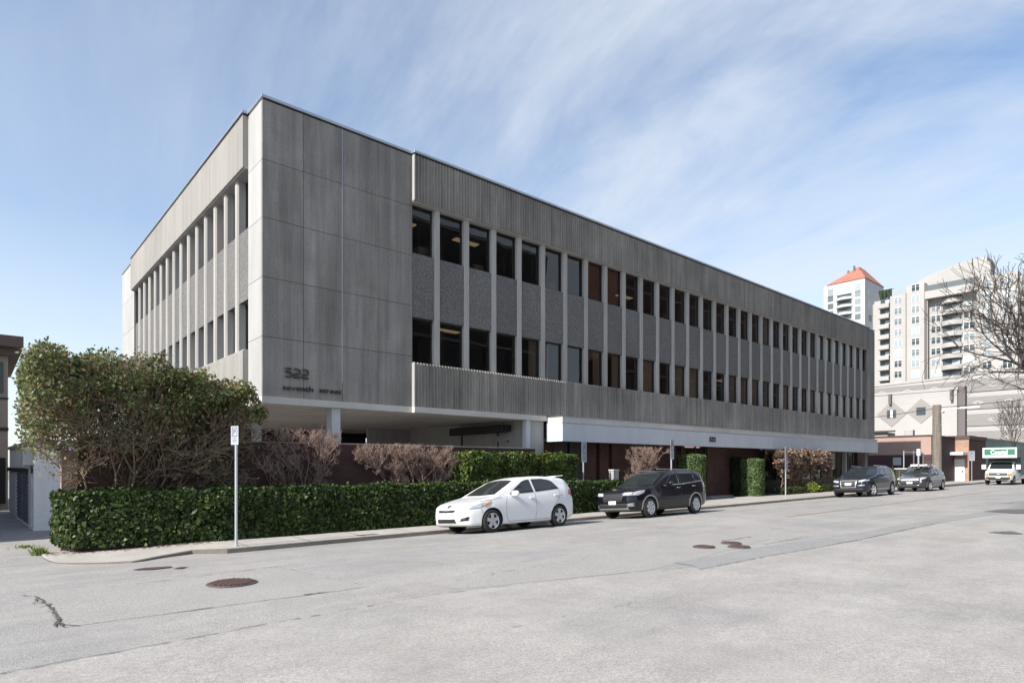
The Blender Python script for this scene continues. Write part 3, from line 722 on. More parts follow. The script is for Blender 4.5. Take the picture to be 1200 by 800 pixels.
def blades(name, c, r, h, n, label, cat, m, w=.01):
    root = empty(name, (c[0], c[1], c[2]), label, cat)
    mb = MB()
    for _ in range(n):
        a = rng.random()*6.283; q = abs(rng.normal())*r*.5; x, y = c[0]+q*math.cos(a), c[1]+q*math.sin(a); hh = h*rng.uniform(.4, 1)
        lx, ly = rng.normal()*hh*.5, rng.normal()*hh*.5; px_, py_ = math.cos(a+1.5)*w, math.sin(a+1.5)*w
        mb.face([(x-px_, y-py_, c[2]), (x+px_, y+py_, c[2]), (x+lx*.5+px_*.7, y+ly*.5+py_*.7, c[2]+hh*.7), (x+lx*.5-px_*.7, y+ly*.5-py_*.7, c[2]+hh*.7)])
        mb.face([(x+lx*.5-px_*.7, y+ly*.5-py_*.7, c[2]+hh*.7), (x+lx*.5+px_*.7, y+ly*.5+py_*.7, c[2]+hh*.7), (x+lx*1.1, y+ly*1.1, c[2]+hh)])
    mb.build('grass_leaves', m, root); return root
p = pg(46, 650); blades('weed_tuft', (p.x, p.y, p.z), .20, .20, 260, 'small tuft of bright weeds at the end of the pavement by the hedge corner', 'weeds', M['grass'])
p = pg(30, 641); 
blades('weed_tuft', (p.x, p.y, p.z), .35, .07, 160, 'flat patch of short weeds on the driveway left of the hedge', 'weeds', M['grass'])

# ---------- branching plants
def grow(segs, tips, p, d, L, r, lvl, P, inside):
    """P: dict(spread, kids, shrink, up, rmin)"""
    n = 3 if lvl > 1 else 2
    for k in range(n):
        d = (d+Vector(rng.normal(size=3))*P['wig']+Vector((0, 0, P['up']))).normalized()
        q = p+d*(L/n)
        if not inside(q):
            tips.append(p.copy()); return
        r2 = max(P['rmin'], r*(.86 if n == 3 else .8)); segs.append((*p, *q, r, r2)); p, r = q, r2
        if lvl <= 2: tips.append(p.copy())
        if k < n-1 and lvl > 0 and rng.random() < P['side']:
            a = d.cross(Vector(rng.normal(size=3))).normalized(); dd = (d*.6+a*P['spread']).normalized()
            grow(segs, tips, p.copy(), dd, L*P['shrink']*.8, max(P['rmin'], r*.55), lvl-1, P, inside)
    if lvl > 0:
        for k in range(P['kids']):
            a = d.cross(Vector(rng.normal(size=3))).normalized(); dd = (d+a*P['spread']*rng.uniform(.6, 1.3)).normalized()
            grow(segs, tips, p.copy(), dd, L*P['shrink']*rng.uniform(.8, 1.15), max(P['rmin'], r*.68), lvl-1, P, inside)
def bare_bush(x, y, z0, w, dpt, ztop, label, m, trunks=6, lvl=5, fan=1.0, rmin=.0045, foot=.25, cat='bush', zcut=None, leaves=None, r0=.035, b0=.30, twigs=3):
    root = empty('bare_bush', (x, y, z0), label, cat); segs = []; tips = []
    def inside(q):
        t = (q.z-z0)/(ztop-z0); 
        if t > 1+.03*math.sin(q.x*9)+.025*rng.normal(): return False
        ww = w*(b0+(1.05-b0)*min(1, t*1.25)); return abs(q.x-x) < ww*(1+.05*rng.normal()) and abs(q.y-y) < dpt*(.35+.7*min(1, t*1.2))
    P = dict(spread=.62, kids=3, shrink=.74, up=.02, wig=.10, rmin=rmin, side=.55)
    for k in range(trunks):
        a = (k+.5)/trunks*2-1; sx = a*w*foot
        d = Vector((a*fan+rng.normal()*.1, rng.normal()*.25, 1.05)).normalized()
        grow(segs, tips, Vector((x+sx, y+rng.normal()*.08, z0)), d, (ztop-z0)*.42, r0*rng.uniform(.7, 1.1), lvl, P, inside)
    for tp in list(tips):
        for _ in range(twigs):
            d = Vector((rng.normal()*.5, rng.normal()*.4, .75+rng.random()*.5)).normalized(); L = rng.uniform(.07, .20); q = tp+d*L
            if abs(q.x-x) < w*1.06 and q.z < ztop+.06: segs.append((*tp, *q, rmin*.9, rmin*.5))
    tubes('branches', segs, m, root, root.location)
    if leaves:
        T = np.array(tips); k = rng.integers(0, len(T), leaves[1]); PP = T[k]+rng.normal(size=(leaves[1], 3))*.05
        quads('dry_leaves', PP, leaves[2], leaves[0], root, root.location)
    return root, segs
b1, s1_ = bare_bush(6.85, 17.95, .1, 1.50, .50, 3.0, 'wide leafless reddish brown bush in front of the brick wall right of the leafy tree', M['bark_red'], 12, 4, .8, leaves=None, foot=.5, b0=.6, twigs=3, rmin=.006)
b2, s2_ = bare_bush(11.15, 17.95, .7, 1.95, .50, 2.62, 'leafless flat topped bush with pale twigs between the hedge and the underpass', M['bark_red'], 8, 4, 1.4, b0=.35, twigs=3, rmin=.006)
b3, s3_ = bare_bush(23.45, 17.6, .4, 1.85, .55, 2.78, 'leafless twiggy bush behind the bonnet of the black suv', M['bark_red'], 9, 4, .9, foot=.6, b0=.6, twigs=3, rmin=.006)
b4, s4_ = bare_bush(40.0, 17.72, .2, 3.6, .36, 2.86, 'broad clipped bush of dry brown leaves along the shop windows', M['bark_red'], 26, 4, .3, foot=.97, b0=1.0, twigs=1, leaves=(M['leaf_dry'], 26000, .085))
print('bush segs', len(s1_), len(s2_), len(s3_), len(s4_))

# ---------- big leafy photinia at the corner
def photinia():
    cx, cy, z0 = 2.75, 18.05, .1
    root = empty('leafy_tree', (cx, cy, z0), 'large spreading evergreen tree with many bare stems and reddish leaf tips behind the hedge corner', 'tree')
    segs = []; tips = []
    def topz(x): return float(np.interp(x, [.8, 1.2, 2.6, 3.8, 5.1, 5.6, 5.95], [4.35, 4.66, 4.60, 4.48, 4.14, 3.88, 3.4]))+.09*math.sin(x*2.7)+.07*math.sin(x*6.1)+.04*math.sin(x*13)
    def botz(x):
        if x < 2: return 1.5+.9*max(0, (1.2-x))
        if x < 4.2: return 1.3+(x-2)*.50
        return 2.4+(x-4.2)*.36
    def inside(q):
        x = q.x
        return .84-.05*rng.random() < x < 5.95+.1*rng.normal() and -.55-.5*min(1, max(0, q.z-1.2)) < q.y-cy < 1.3 and q.z < topz(x)+.03*rng.normal() and not (x < 1.9 and q.z < 1.0+(1.9-x)*1.4)
    P = dict(spread=.6, kids=3, shrink=.74, up=.02, wig=.12, rmin=.0065, side=.8)
    for k, (sx, lean) in enumerate(((-.9, -.75), (-.55, -.35), (-.3, -.6), (0, .1), (.15, .5), (.35, .9), (.5, 1.25), (.1, -.1), (.65, 1.7), (-.7, -.15), (.0, .35), (-.2, -.35), (.3, .25), (.55, .6), (-.45, -.9))):
        d = Vector((lean+rng.normal()*.08, rng.normal()*.3, 1.15)).normalized()
        grow(segs, tips, Vector((cx+sx*.8, cy+rng.normal()*.12, z0)), d, 1.65 if lean < 1 else 2.0, rng.uniform(.035, .055), 5, P, inside)
    tubes('branches', segs, M['bark'], root, root.location)
    T = np.array(tips); K = []
    # leaves hug the crown's shell: dense at the top and outer ends, thin in the middle underside
    n = 120000
    x = .82+5.1*rng.random(n); tz = np.array([topz(v) for v in x]); bz = np.array([botz(v) for v in x])
    t = rng.beta(2.6, 1.15, n); z = bz+(tz-bz)*t
    y = cy+(rng.random(n)*2-1)*1.35
    dens = .20+.95*np.clip((t-.34)/.42, 0, 1)
    dens = np.maximum(dens, np.clip((1.75-x)/.5, 0, 1)*(z > 2.2)*1.0)        # left flank leafy to the bottom
    dens = np.maximum(dens, np.clip((x-4.7)/.6, 0, 1)*(t > .15)*.9)
    q = np.stack([x, y, z], 1)
    cl = np.sin(x*3.3+np.sin(z*4.1)*1.4+y*2)*np.sin(z*4.7+y*3.1+x*1.1)        # clumps and gaps
    dens *= np.clip(.66+1.15*cl, .03, 1.4)
    edge = np.minimum(np.minimum(x-.38, 6.35-x)/.6, np.minimum(tz-z+.08, 1)/.5)
    dens *= np.where(rng.random(n) < .5, 1, .75)
    keep = rng.random(n) < dens*.38
    q = q[keep]+rng.normal(size=(keep.sum(), 3))*.04
    Nn = np.stack([(q[:, 0]-3.2)*.25, (q[:, 1]-cy)*.9, np.full(len(q), .6)], 1)
    quads('foliage', q, .052, M['leaf_photinia'], root, root.location, Nn, .25, 2.0)
    k = rng.integers(0, len(T), 9000); PP = T[k]+rng.normal(size=(9000, 3))*.08; PP = PP[(PP[:, 2] > 1.25)]
    quads('inner_foliage', PP, .045, M['leaf_photinia'], root, root.location, None, 0, 2.1)
    print('photinia', len(segs), len(q))
photinia()
# thin soft skirt of dead leaves under the hedge
def litter():
    n = 260; x = 1.2+3.2*rng.random(n); y = 17.55-.32*(x-1.2)-abs(rng.normal(size=n))*.22
    P = np.stack([x, y, np.array([zg(a, 14.95)+kerb_h(a)+.035 for a in x])], 1)
    o = quads('leaf_litter', P, .045, M['leaf_dry'], None, (0, 0, 0), np.tile([0, 0, 1.], (n, 1)), .8)
    tag(o, 'dry fallen leaves scattered on the pavement at the hedge corner', 'leaves', kind='stuff')
litter()
# ---------- leafless street tree reaching in from the right edge
def right_tree():
    x, y = 27.6, 3.25
    root = empty('bare_tree', (x, y, zg(x, y)), 'leafless street tree whose dark branches reach in at the right edge', 'tree'); segs = []; tips = []
    base = Vector((x, y, zg(x, y))); top = base+Vector((-.1, .1, 4.4))
    tr = [(*base, *(base+Vector((0, 0, 1.7))), .19, .165), (*(base+Vector((0, 0, 1.7))), *top, .165, .14)]
    P = dict(spread=.65, kids=3, shrink=.72, up=.03, wig=.14, rmin=.007, side=.45)
    rt = Vector((-FY, FX, 0))      # towards the picture's left, seen from the street
    def inside(q): return 4.4 < q.z < 8.9 and (Vector((q.x-x, q.y-y))).length < 4.3
    for a, up, L in ((.0, .9, 1.9), (.15, .42, 2.0), (-.1, .60, 1.9), (.35, .2, 1.8), (3.1, .8, 1.7), (1.6, .7, 1.7), (4.6, .7, 1.7), (.5, 1.3, 1.6), (-.35, .30, 1.9)):
        d = Vector((rt.x*math.cos(a)-rt.y*math.sin(a), rt.x*math.sin(a)+rt.y*math.cos(a), up)).normalized()
        grow(segs, tips, top.copy()-Vector((0, 0, rng.random()*.5)), d, L, .085, 4, P, inside)
    tubes('trunk', tr, M['bark_dark'], root, root.location, 10); tubes('branches', segs, M['bark_dark'], root, root.location)
    print('tree', len(segs))
right_tree()
def small_tree(x, y, h, label, m):
    root = empty('bare_tree', (x, y, zg(x, y)), label, 'tree'); segs = []; tips = []
    P = dict(spread=.45, kids=2, shrink=.75, up=.10, wig=.08, rmin=.014, side=.6); b = Vector((x, y, zg(x, y)+.1))
    tubes('trunk', [(*b, *(b+Vector((0, 0, h*.35))), .09, .07)], M['bark_dark'], root, root.location, 8)
    def inside(q): return q.z < b.z+h and (Vector((q.x-x, q.y-y))).length < h*.22
    for k in range(6): grow(segs, tips, b+Vector((0, 0, h*.33)), Vector((rng.normal()*.35, rng.normal()*.35, 1)).normalized(), h*.26, .05, 4, P, inside)
    tubes('branches', segs, m, root, root.location)
small_tree(93, 16.6, 9.4, 'slender leafless tree behind the white truck at the right edge', M['bark_dark'])
# ------------------------------------------------------------------ vehicles
def paint(name, base, rough=.28, metal=0.0, coat=1.0): return mat(name, base, rough, metal, .25, coat=coat*.6, var=[(1.5, 3, .03)], world=False)
M['p_white'] = paint('white_car_paint', (.74, .74, .74)); M['p_black'] = paint('black_car_paint', (.006, .006, .011), .2)
M['p_navy'] = paint('dark_blue_car_paint', (.014, .018, .034), .22); M['p_grey'] = paint('grey_car_paint', (.05, .05, .057), .25, .3)
M['tyre'] = mat('tyre_rubber', (.014, .014, .014), .85); M['rim'] = mat('alloy_rim', (.66, .67, .69), .32, .5)
M['rim_dark'] = mat('brake_shadow', (.03, .03, .03), .6); M['trim'] = mat('black_plastic', (.02, .02, .021), .55)
M['chrome'] = mat('chrome_trim', (.70, .71, .72), .15, 1.0); M['silver'] = mat('silver_trim', (.42, .42, .43), .35, .6)
M['headlamp'] = mat('headlamp_lens', (.55, .57, .60), .08, .3, .8); M['amber'] = mat('amber_lens', (.62, .22, .05), .15)
M['red_lens'] = mat('red_lens', (.32, .02, .02), .12); M['plate'] = mat('number_plate', (.75, .76, .80), .4)
M['seam'] = mat('panel_gap', (.03, .03, .03), .8); M['seam_white'] = mat('soft_panel_gap', (.22, .22, .23), .8)
M['cabin'] = mat('car_interior', (.035, .034, .033), .9)
M['car_glass'] = mat('tinted_car_glass', (.016, .020, .022), .03, 0, .75)
M['windscreen'] = mat('windscreen_glass', (.02, .026, .026), .03, 0, .6)

def smooth_fn(pts, sig):
    xs = np.array([p[0] for p in pts], float); ys = np.array([p[1] for p in pts], float)
    g = np.linspace(xs[0]-4*sig, xs[-1]+4*sig, 1400); v = np.interp(g, xs, ys)
    # mirror-extend so that the ends keep their value and slope
    lo = g < xs[0]; hi = g > xs[-1]
    v[lo] = 2*ys[0]-np.interp(2*xs[0]-g[lo], xs, ys); v[hi] = 2*ys[-1]-np.interp(2*xs[-1]-g[hi], xs, ys)
    st = g[1]-g[0]; k = np.exp(-.5*((np.arange(-int(4*sig/st), int(4*sig/st)+1)*st)/sig)**2); k /= k.sum()
    s = np.convolve(np.pad(v, len(k)//2, mode='edge'), k, 'valid')
    return lambda x: float(np.interp(x, g, s))
def catmull(pts, n=4):
    out = []; P = [pts[0]]+list(pts)+[pts[-1]]
    for i in range(1, len(P)-2):
        p0, p1, p2, p3 = [np.array(q) for q in P[i-1:i+3]]
        for k in range(n):
            t = k/n; out.append(.5*((2*p1)+(-p0+p2)*t+(2*p0-5*p1+4*p2-p3)*t*t+(-p0+3*p1-3*p2+p3)*t**3))
    out.append(np.array(P[-2])); return out
def make_body(S, name, root, m):
    """closed loft; x runs from the nose (x=0) backwards, flipped so that the nose faces local +x"""
    top = smooth_fn(S['top'], S.get('sig', .045)); bot = smooth_fn(S['bot'], .05); belt = smooth_fn(S['belt'], .05); wid = smooth_fn(S['plan'], .05)
    L = S['L']; n = 104; rows = []
    for i in range(n+1):
        s = i/n; x = L*(.5-.5*math.cos(math.pi*s))*.72+L*s*.28
        zt, zb, w = top(x), bot(x), wid(x); zl = min(belt(x), zt-.035); gh = zt-zl
        tum = S.get('tumble', .36); H = zl-zb
        yr = w*.965-tum*gh*.80
        sec = [(0, zb), (w*.70, zb), (w*.90, zb+.02), (w*.965, zb+H*.12), (w*.985, zb+H*.32), (w*1.0, zb+H*.60), (w*.995, zb+H*.80), (w*.965, zl),
               (w*.965-tum*gh*.42, zl+gh*.42), (yr, zl+gh*.78), (yr-.05-.02*gh, zl+gh*.93), (yr*.72, zt-.018*min(1, gh*3)), (yr*.4, zt-.004), (0, zt)]
        sec = catmull(sec, 4)
        ring = [(L/2-x, -p[0], p[1]) for p in sec]+[(L/2-x, p[0], p[1]) for p in reversed(sec[1:-1])]
        rows.append(ring)
    k = len(rows[0]); V = [p for r in rows for p in r]; Fc = []
    for i in range(n):
        for j in range(k):
            a = i*k+j; b = i*k+(j+1) % k; Fc.append((a, b, b+k, a+k))
    Fc.append(tuple(range(k))); Fc.append(tuple(n*k+k-1-j for j in range(k)))
    me = bpy.data.meshes.new('shell'); me.from_pydata(V, [], Fc)
    bm = bmesh.new(); bm.from_mesh(me); bmesh.ops.recalc_face_normals(bm, faces=bm.faces); bm.to_mesh(me)
    bvh = BVHTree.FromBMesh(bm); bm.free()
    sh = bpy.data.objects.new('shell', me); COL.objects.link(sh)
    cut = MB(); 
    for ax in S['axles']:
        x = L/2-ax
        for sy in (-1, 1):
            y0, y1 = sy*(S['W']/2+.1), sy*(S['W']/2-.42); cut.tube((x, y0, S['r']+S.get('lift', 0)), (x, y1, S['r']+S.get('lift', 0)), S['arch'], S['arch'], 40)
    co = cut.build('cutter', m)
    md = sh.modifiers.new('b', 'BOOLEAN'); md.operation = 'DIFFERENCE'; md.object = co; md.solver = 'EXACT'
    dg = bpy.context.evaluated_depsgraph_get(); dg.update()
    res = bpy.data.meshes.new_from_object(sh.evaluated_get(dg)); bpy.data.objects.remove(sh); bpy.data.objects.remove(co)
    res.materials.clear(); res.materials.append(m); res.materials.append(M['trim'])
    for f in res.polygons:
        c = f.center; inside = False
        for ax in S['axles']:
            d = math.hypot(c.x-(L/2-ax), c.z-S['r']-S.get('lift', 0))
            if d < S['arch']-.001: 
                if abs(c.y) < S['W']/2-.40 and abs(f.normal.y) > .9: inside = True
            if abs(d-S['arch']) < .012 and abs(f.normal.y) < .3 and abs(c.y) < S['W']/2 and abs(c.y) > S['W']/2-.43: inside = True
        if f.normal.z < -.92 and c.z < .35: inside = True
        f.material_index = 1 if inside else 0; f.use_smooth = True
    res.set_sharp_from_angle(angle=R(38)); res.name = name
    return link(name, res, root), bvh
def panel(root, bvh, poly, view, name, m, off=.004, cell=.05, L=0, thick=.012, parent=None, both=False):
    """crisp panel laid on the body: poly in the view's two axes; view in side/other/front/rear/top"""
    bm = bmesh.new()
    ax = {'side': lambda a, b: (Vector((L/2-a, 3, b)), Vector((0, -1, 0))), 'other': lambda a, b: (Vector((L/2-a, -3, b)), Vector((0, 1, 0))),
          'front': lambda a, b: (Vector((5, a, b)), Vector((-1, 0, 0))), 'rear': lambda a, b: (Vector((-5, a, b)), Vector((1, 0, 0))),
          'top': lambda a, b: (Vector((L/2-a, b, 4)), Vector((0, 0, -1)))}[view]
    vs = [bm.verts.new((a, b, 0)) for a, b in poly]; bm.faces.new(vs)
    xs = [p[0] for p in poly]; ys = [p[1] for p in poly]
    for lo, hi, no in ((min(xs), max(xs), (1, 0, 0)), (min(ys), max(ys), (0, 1, 0))):
        t = lo+cell
        while t < hi-.01:
            bmesh.ops.bisect_plane(bm, geom=bm.verts[:]+bm.edges[:]+bm.faces[:], plane_co=(t*no[0], t*no[1], 0), plane_no=no); t += cell
    bad = []
    for v in bm.verts:
        o, d = ax(v.co.x, v.co.y); h = bvh.ray_cast(o, d)
        if h[0] is None: bad.append(v); continue
        nn = h[1]; nn = nn if nn.dot(d) < 0 else -nn
        v.co = h[0]+nn*off
    if bad: bmesh.ops.delete(bm, geom=bad, context='VERTS')
    if not bm.faces: bm.free(); return None
    bmesh.ops.recalc_face_normals(bm, faces=bm.faces)
    bm.faces.ensure_lookup_table(); f0 = bm.faces[0]
    if f0.normal.dot(ax(0, 0)[1]) > 0: bmesh.ops.reverse_faces(bm, faces=bm.faces)
    me = bpy.data.meshes.new(name); bm.to_mesh(me); bm.free(); me.materials.append(m)
    me.polygons.foreach_set('use_smooth', [True]*len(me.polygons))
    o = link(name, me, parent or root)
    s = o.modifiers.new('s', 'SOLIDIFY'); s.thickness = thick; s.offset = -1
    return o
def wheel(root, x, y, r, w, side, spokes=5, m=None, steer=0):
    t = MB(); n = 40; prof = [(r*.66, -w/2), (r*.86, -w/2-.004), (r*.965, -w/2+.02), (r, -w/2+.05), (r, w/2-.05), (r*.965, w/2-.02), (r*.86, w/2+.004), (r*.66, w/2)]
    k = len(prof)
    t.v = [(q*math.cos(2*math.pi*i/n), yy, q*math.sin(2*math.pi*i/n)) for i in range(n) for q, yy in prof]
    for i in range(n):
        for j in range(k):
            a = i*k+j; b = i*k+(j+1) % k; c = ((i+1) % n)*k+(j+1) % k; d = ((i+1) % n)*k+j; t.f.append((a, b, c, d)); t.m.append(0)
    o = t.build('wheel', M['tyre'], root, world=False, smooth=True); o.location = (x, y, r); o.rotation_euler.z = steer
    s = side; yo = s*(w/2-.012)
    d = MB(); d.tube((0, yo-s*.07, 0), (0, yo-s*.075, 0), r*.64, r*.64, 32); d.tube((0, yo-s*.07, 0), (0, yo-s*.04, 0), r*.36, r*.36, 20)
    dd = d.build('brake', M['rim_dark'], o, world=False)
    g = MB()
    N = 36
    for i in range(N):      # rim lip
        a, b = 2*math.pi*i/N, 2*math.pi*(i+1)/N
        q = [(r*.69, yo+s*.004), (r*.70, yo-s*.015), (r*.60, yo-s*.02), (r*.61, yo-s*.004)]
        for j in range(4):
            (r1, y1), (r2, y2) = q[j], q[(j+1) % 4]
            g.face([(r1*math.cos(a), y1, r1*math.sin(a)), (r2*math.cos(a), y2, r2*math.sin(a)), (r2*math.cos(b), y2, r2*math.sin(b)), (r1*math.cos(b), y1, r1*math.sin(b))])
    for i in range(spokes):
        a = 2*math.pi*i/spokes+.3; c, sn = math.cos(a), math.sin(a); w0, w1 = r*.15, r*.16
        P = [(r*.10, -w0), (r*.62, -w1), (r*.62, w1), (r*.10, w0)]
        g.extr([(p*c-q*sn, yo-s*.004, p*sn+q*c) for p, q in P], (0, -s*.02, 0))
    g.tube((0, yo+s*.004, 0), (0, yo-s*.03, 0), r*.15, r*.17, 20)
    g.build('rim', m or M['rim'], o, world=False)
    return o
def ellip(root, name, c, rx, ry, rz, m, parent=None):
    bm = bmesh.new(); bmesh.ops.create_uvsphere(bm, u_segments=16, v_segments=10, radius=1)
    for v in bm.verts:
        for i, r_ in enumerate((rx, ry, rz)):
            v.co[i] = math.copysign(abs(v.co[i])**.75, v.co[i])*r_+c[i]
        
    me = bpy.data.meshes.new(name); bm.to_mesh(me); bm.free(); me.materials.append(m); me.polygons.foreach_set('use_smooth', [True]*len(me.polygons))
    return link(name, me, parent or root)
def arch_trim(root, S, bvh, m, wdt=.05):
    L = S['L']
    for ax in S['axles']:
        for view in ('side', 'other'):
            R0, R1 = S['arch']-.004, S['arch']+wdt; zc = S['r']+S.get('lift', 0)
            poly = []; n = 26; a0, a1 = -.12, math.pi+.12
            for i in range(n+1): a = a0+(a1-a0)*i/n; poly.append((ax+R1*math.cos(a), zc+R1*math.sin(a)))
            for i in range(n+1): a = a1-(a1-a0)*i/n; poly.append((ax+R0*math.cos(a), zc+R0*math.sin(a)))
            lo = min(p[1] for p in poly)
            # build as strip quads rather than one concave face
            for_strip(root, bvh, poly, n, view, 'arch_trim', m, L)
def for_strip(root, bvh, poly, n, view, name, m, L, off=.006):
    bm = bmesh.new(); sy = 1 if view == 'side' else -1; rows = []
    for i in range(n+1):
        row = []
        for q in (poly[i], poly[2*n+1-i]):
            h = bvh.ray_cast(Vector((L/2-q[0], 3*sy, q[1])), Vector((0, -sy, 0)))
            row.append(bm.verts.new(h[0]+Vector((0, sy*off, 0))) if h[0] is not None and abs(h[0].y) > .4 else None)
        rows.append(row)
    for a, b in zip(rows, rows[1:]):
        if None in a or None in b: continue
        bm.faces.new([a[0], b[0], b[1], a[1]])
    if bm.faces:
        bmesh.ops.recalc_face_normals(bm, faces=bm.faces)
        bm.faces.ensure_lookup_table()
        if bm.faces[0].normal.y*sy < 0: bmesh.ops.reverse_faces(bm, faces=bm.faces)
        me = bpy.data.meshes.new(name); bm.to_mesh(me); me.materials.append(m); o = link(name, me, root)
        s = o.modifiers.new('s', 'SOLIDIFY'); s.thickness = .02; s.offset = -1
    bm.free()
def build_car(name, label, S, at, rx, front_y=None):
    """at=(x of front axle, y of near tyre face); the car faces -X"""
    L = S['L']; x, y = at; W = S['W']; xf = x
    cx = xf-S['axles'][0]+L/2; cy = y+W/2-.02
    z1 = zg(x+S['wb']/2, y+.1); z2 = zg(x+S['wb']/2, y+W-.15); roll = math.atan((z2-z1)/(W-.25))
    pitch = (zg(x+S['wb'], y)-zg(x, y))/S['wb']
    root = empty(name, (cx, cy, (z1+z2)/2), label, 'car', S.get('group'), (0, 0, 0))
    root.rotation_euler = (Matrix.Rotation(roll, 4, 'X') @ Matrix.Rotation(-pitch, 4, 'Y') @ Matrix.Rotation(math.pi, 4, 'Z')).to_euler()
    body, bvh = make_body(S, 'body', root, S['paint'])
    for ax in S['axles']:
        for s in (-1, 1):
            wheel(root, L/2-ax, s*(W/2-.115), S['r'], .215, s, S.get('spokes', 5), None, S.get('steer', 0) if ax == S['axles'][0] else 0)
    for nm, m, views, poly in S['panels']:
        for v in views: panel(root, bvh, poly, v, nm, M[m] if isinstance(m, str) else m, L=L, off=.007 if nm in ('window_trim',) else ((.011 if m in ('car_glass', 'plate', 'amber', 'chrome') else .006) + (.006 if v == 'front' else 0) + (.009 if nm in ('grille_mesh', 'grille_bar', 'number_plate', 'chrome_frame', 'emblem', 'grille_badge', 'indicator') else 0)))
    for nm, m, v, poly in S.get('seams', []):
        # polyline -> thin strips
        for a, b in zip(poly, poly[1:]):
            d = Vector((b[0]-a[0], b[1]-a[1])); d.normalize(); nx, ny = -d.y*.006, d.x*.006
            panel(root, bvh, [(a[0]-nx, a[1]-ny), (b[0]-nx, b[1]-ny), (b[0]+nx, b[1]+ny), (a[0]+nx, a[1]+ny)], v, nm, M[m], off=.0025, L=L, thick=.004)
    if S.get('arch_trim'): arch_trim(root, S, bvh, M[S['arch_trim']])
    for hx, hz in S.get('handles', []):
        h = bvh.ray_cast(Vector((L/2-hx, 3, hz)), Vector((0, -1, 0)))[0]
        if h: 
            for sy in (1, -1):
                b = MB(); b.box(h.x-.09, h.x+.09, sy*h.y-.02, sy*h.y+.035, hz-.014, hz+.014); b.build('door_handle', S['paint'] if not S.get('chrome_handles') else M['chrome'], root, world=False, bevel=.008)
    mx, mz = S['mirror']
    h = bvh.ray_cast(Vector((L/2-mx, 3, mz)), Vector((0, -1, 0)))[0]
    for sy in (1, -1):
        o = ellip(root, 'wing_mirror', (h.x+.02, sy*(h.y+.14), mz+.04), .08, .13, .085, S.get('mirror_mat', S['paint']))
        b = MB(); b.box(h.x-.03, h.x+.05, sy*h.y-.02, sy*h.y+.08 if sy > 0 else sy*h.y+.02, mz-.03, mz+.0) if sy > 0 else b.box(h.x-.03, h.x+.05, -h.y-.08, -h.y+.02, mz-.03, mz)
        b.build('mirror_arm', M['trim'], root, world=False)
        g = panel(root, bvh, [(0, 0)]*3, 'side', 'x', M['trim'], L=L) if False else None
    return root, bvh
def hatch_panels():
    pass
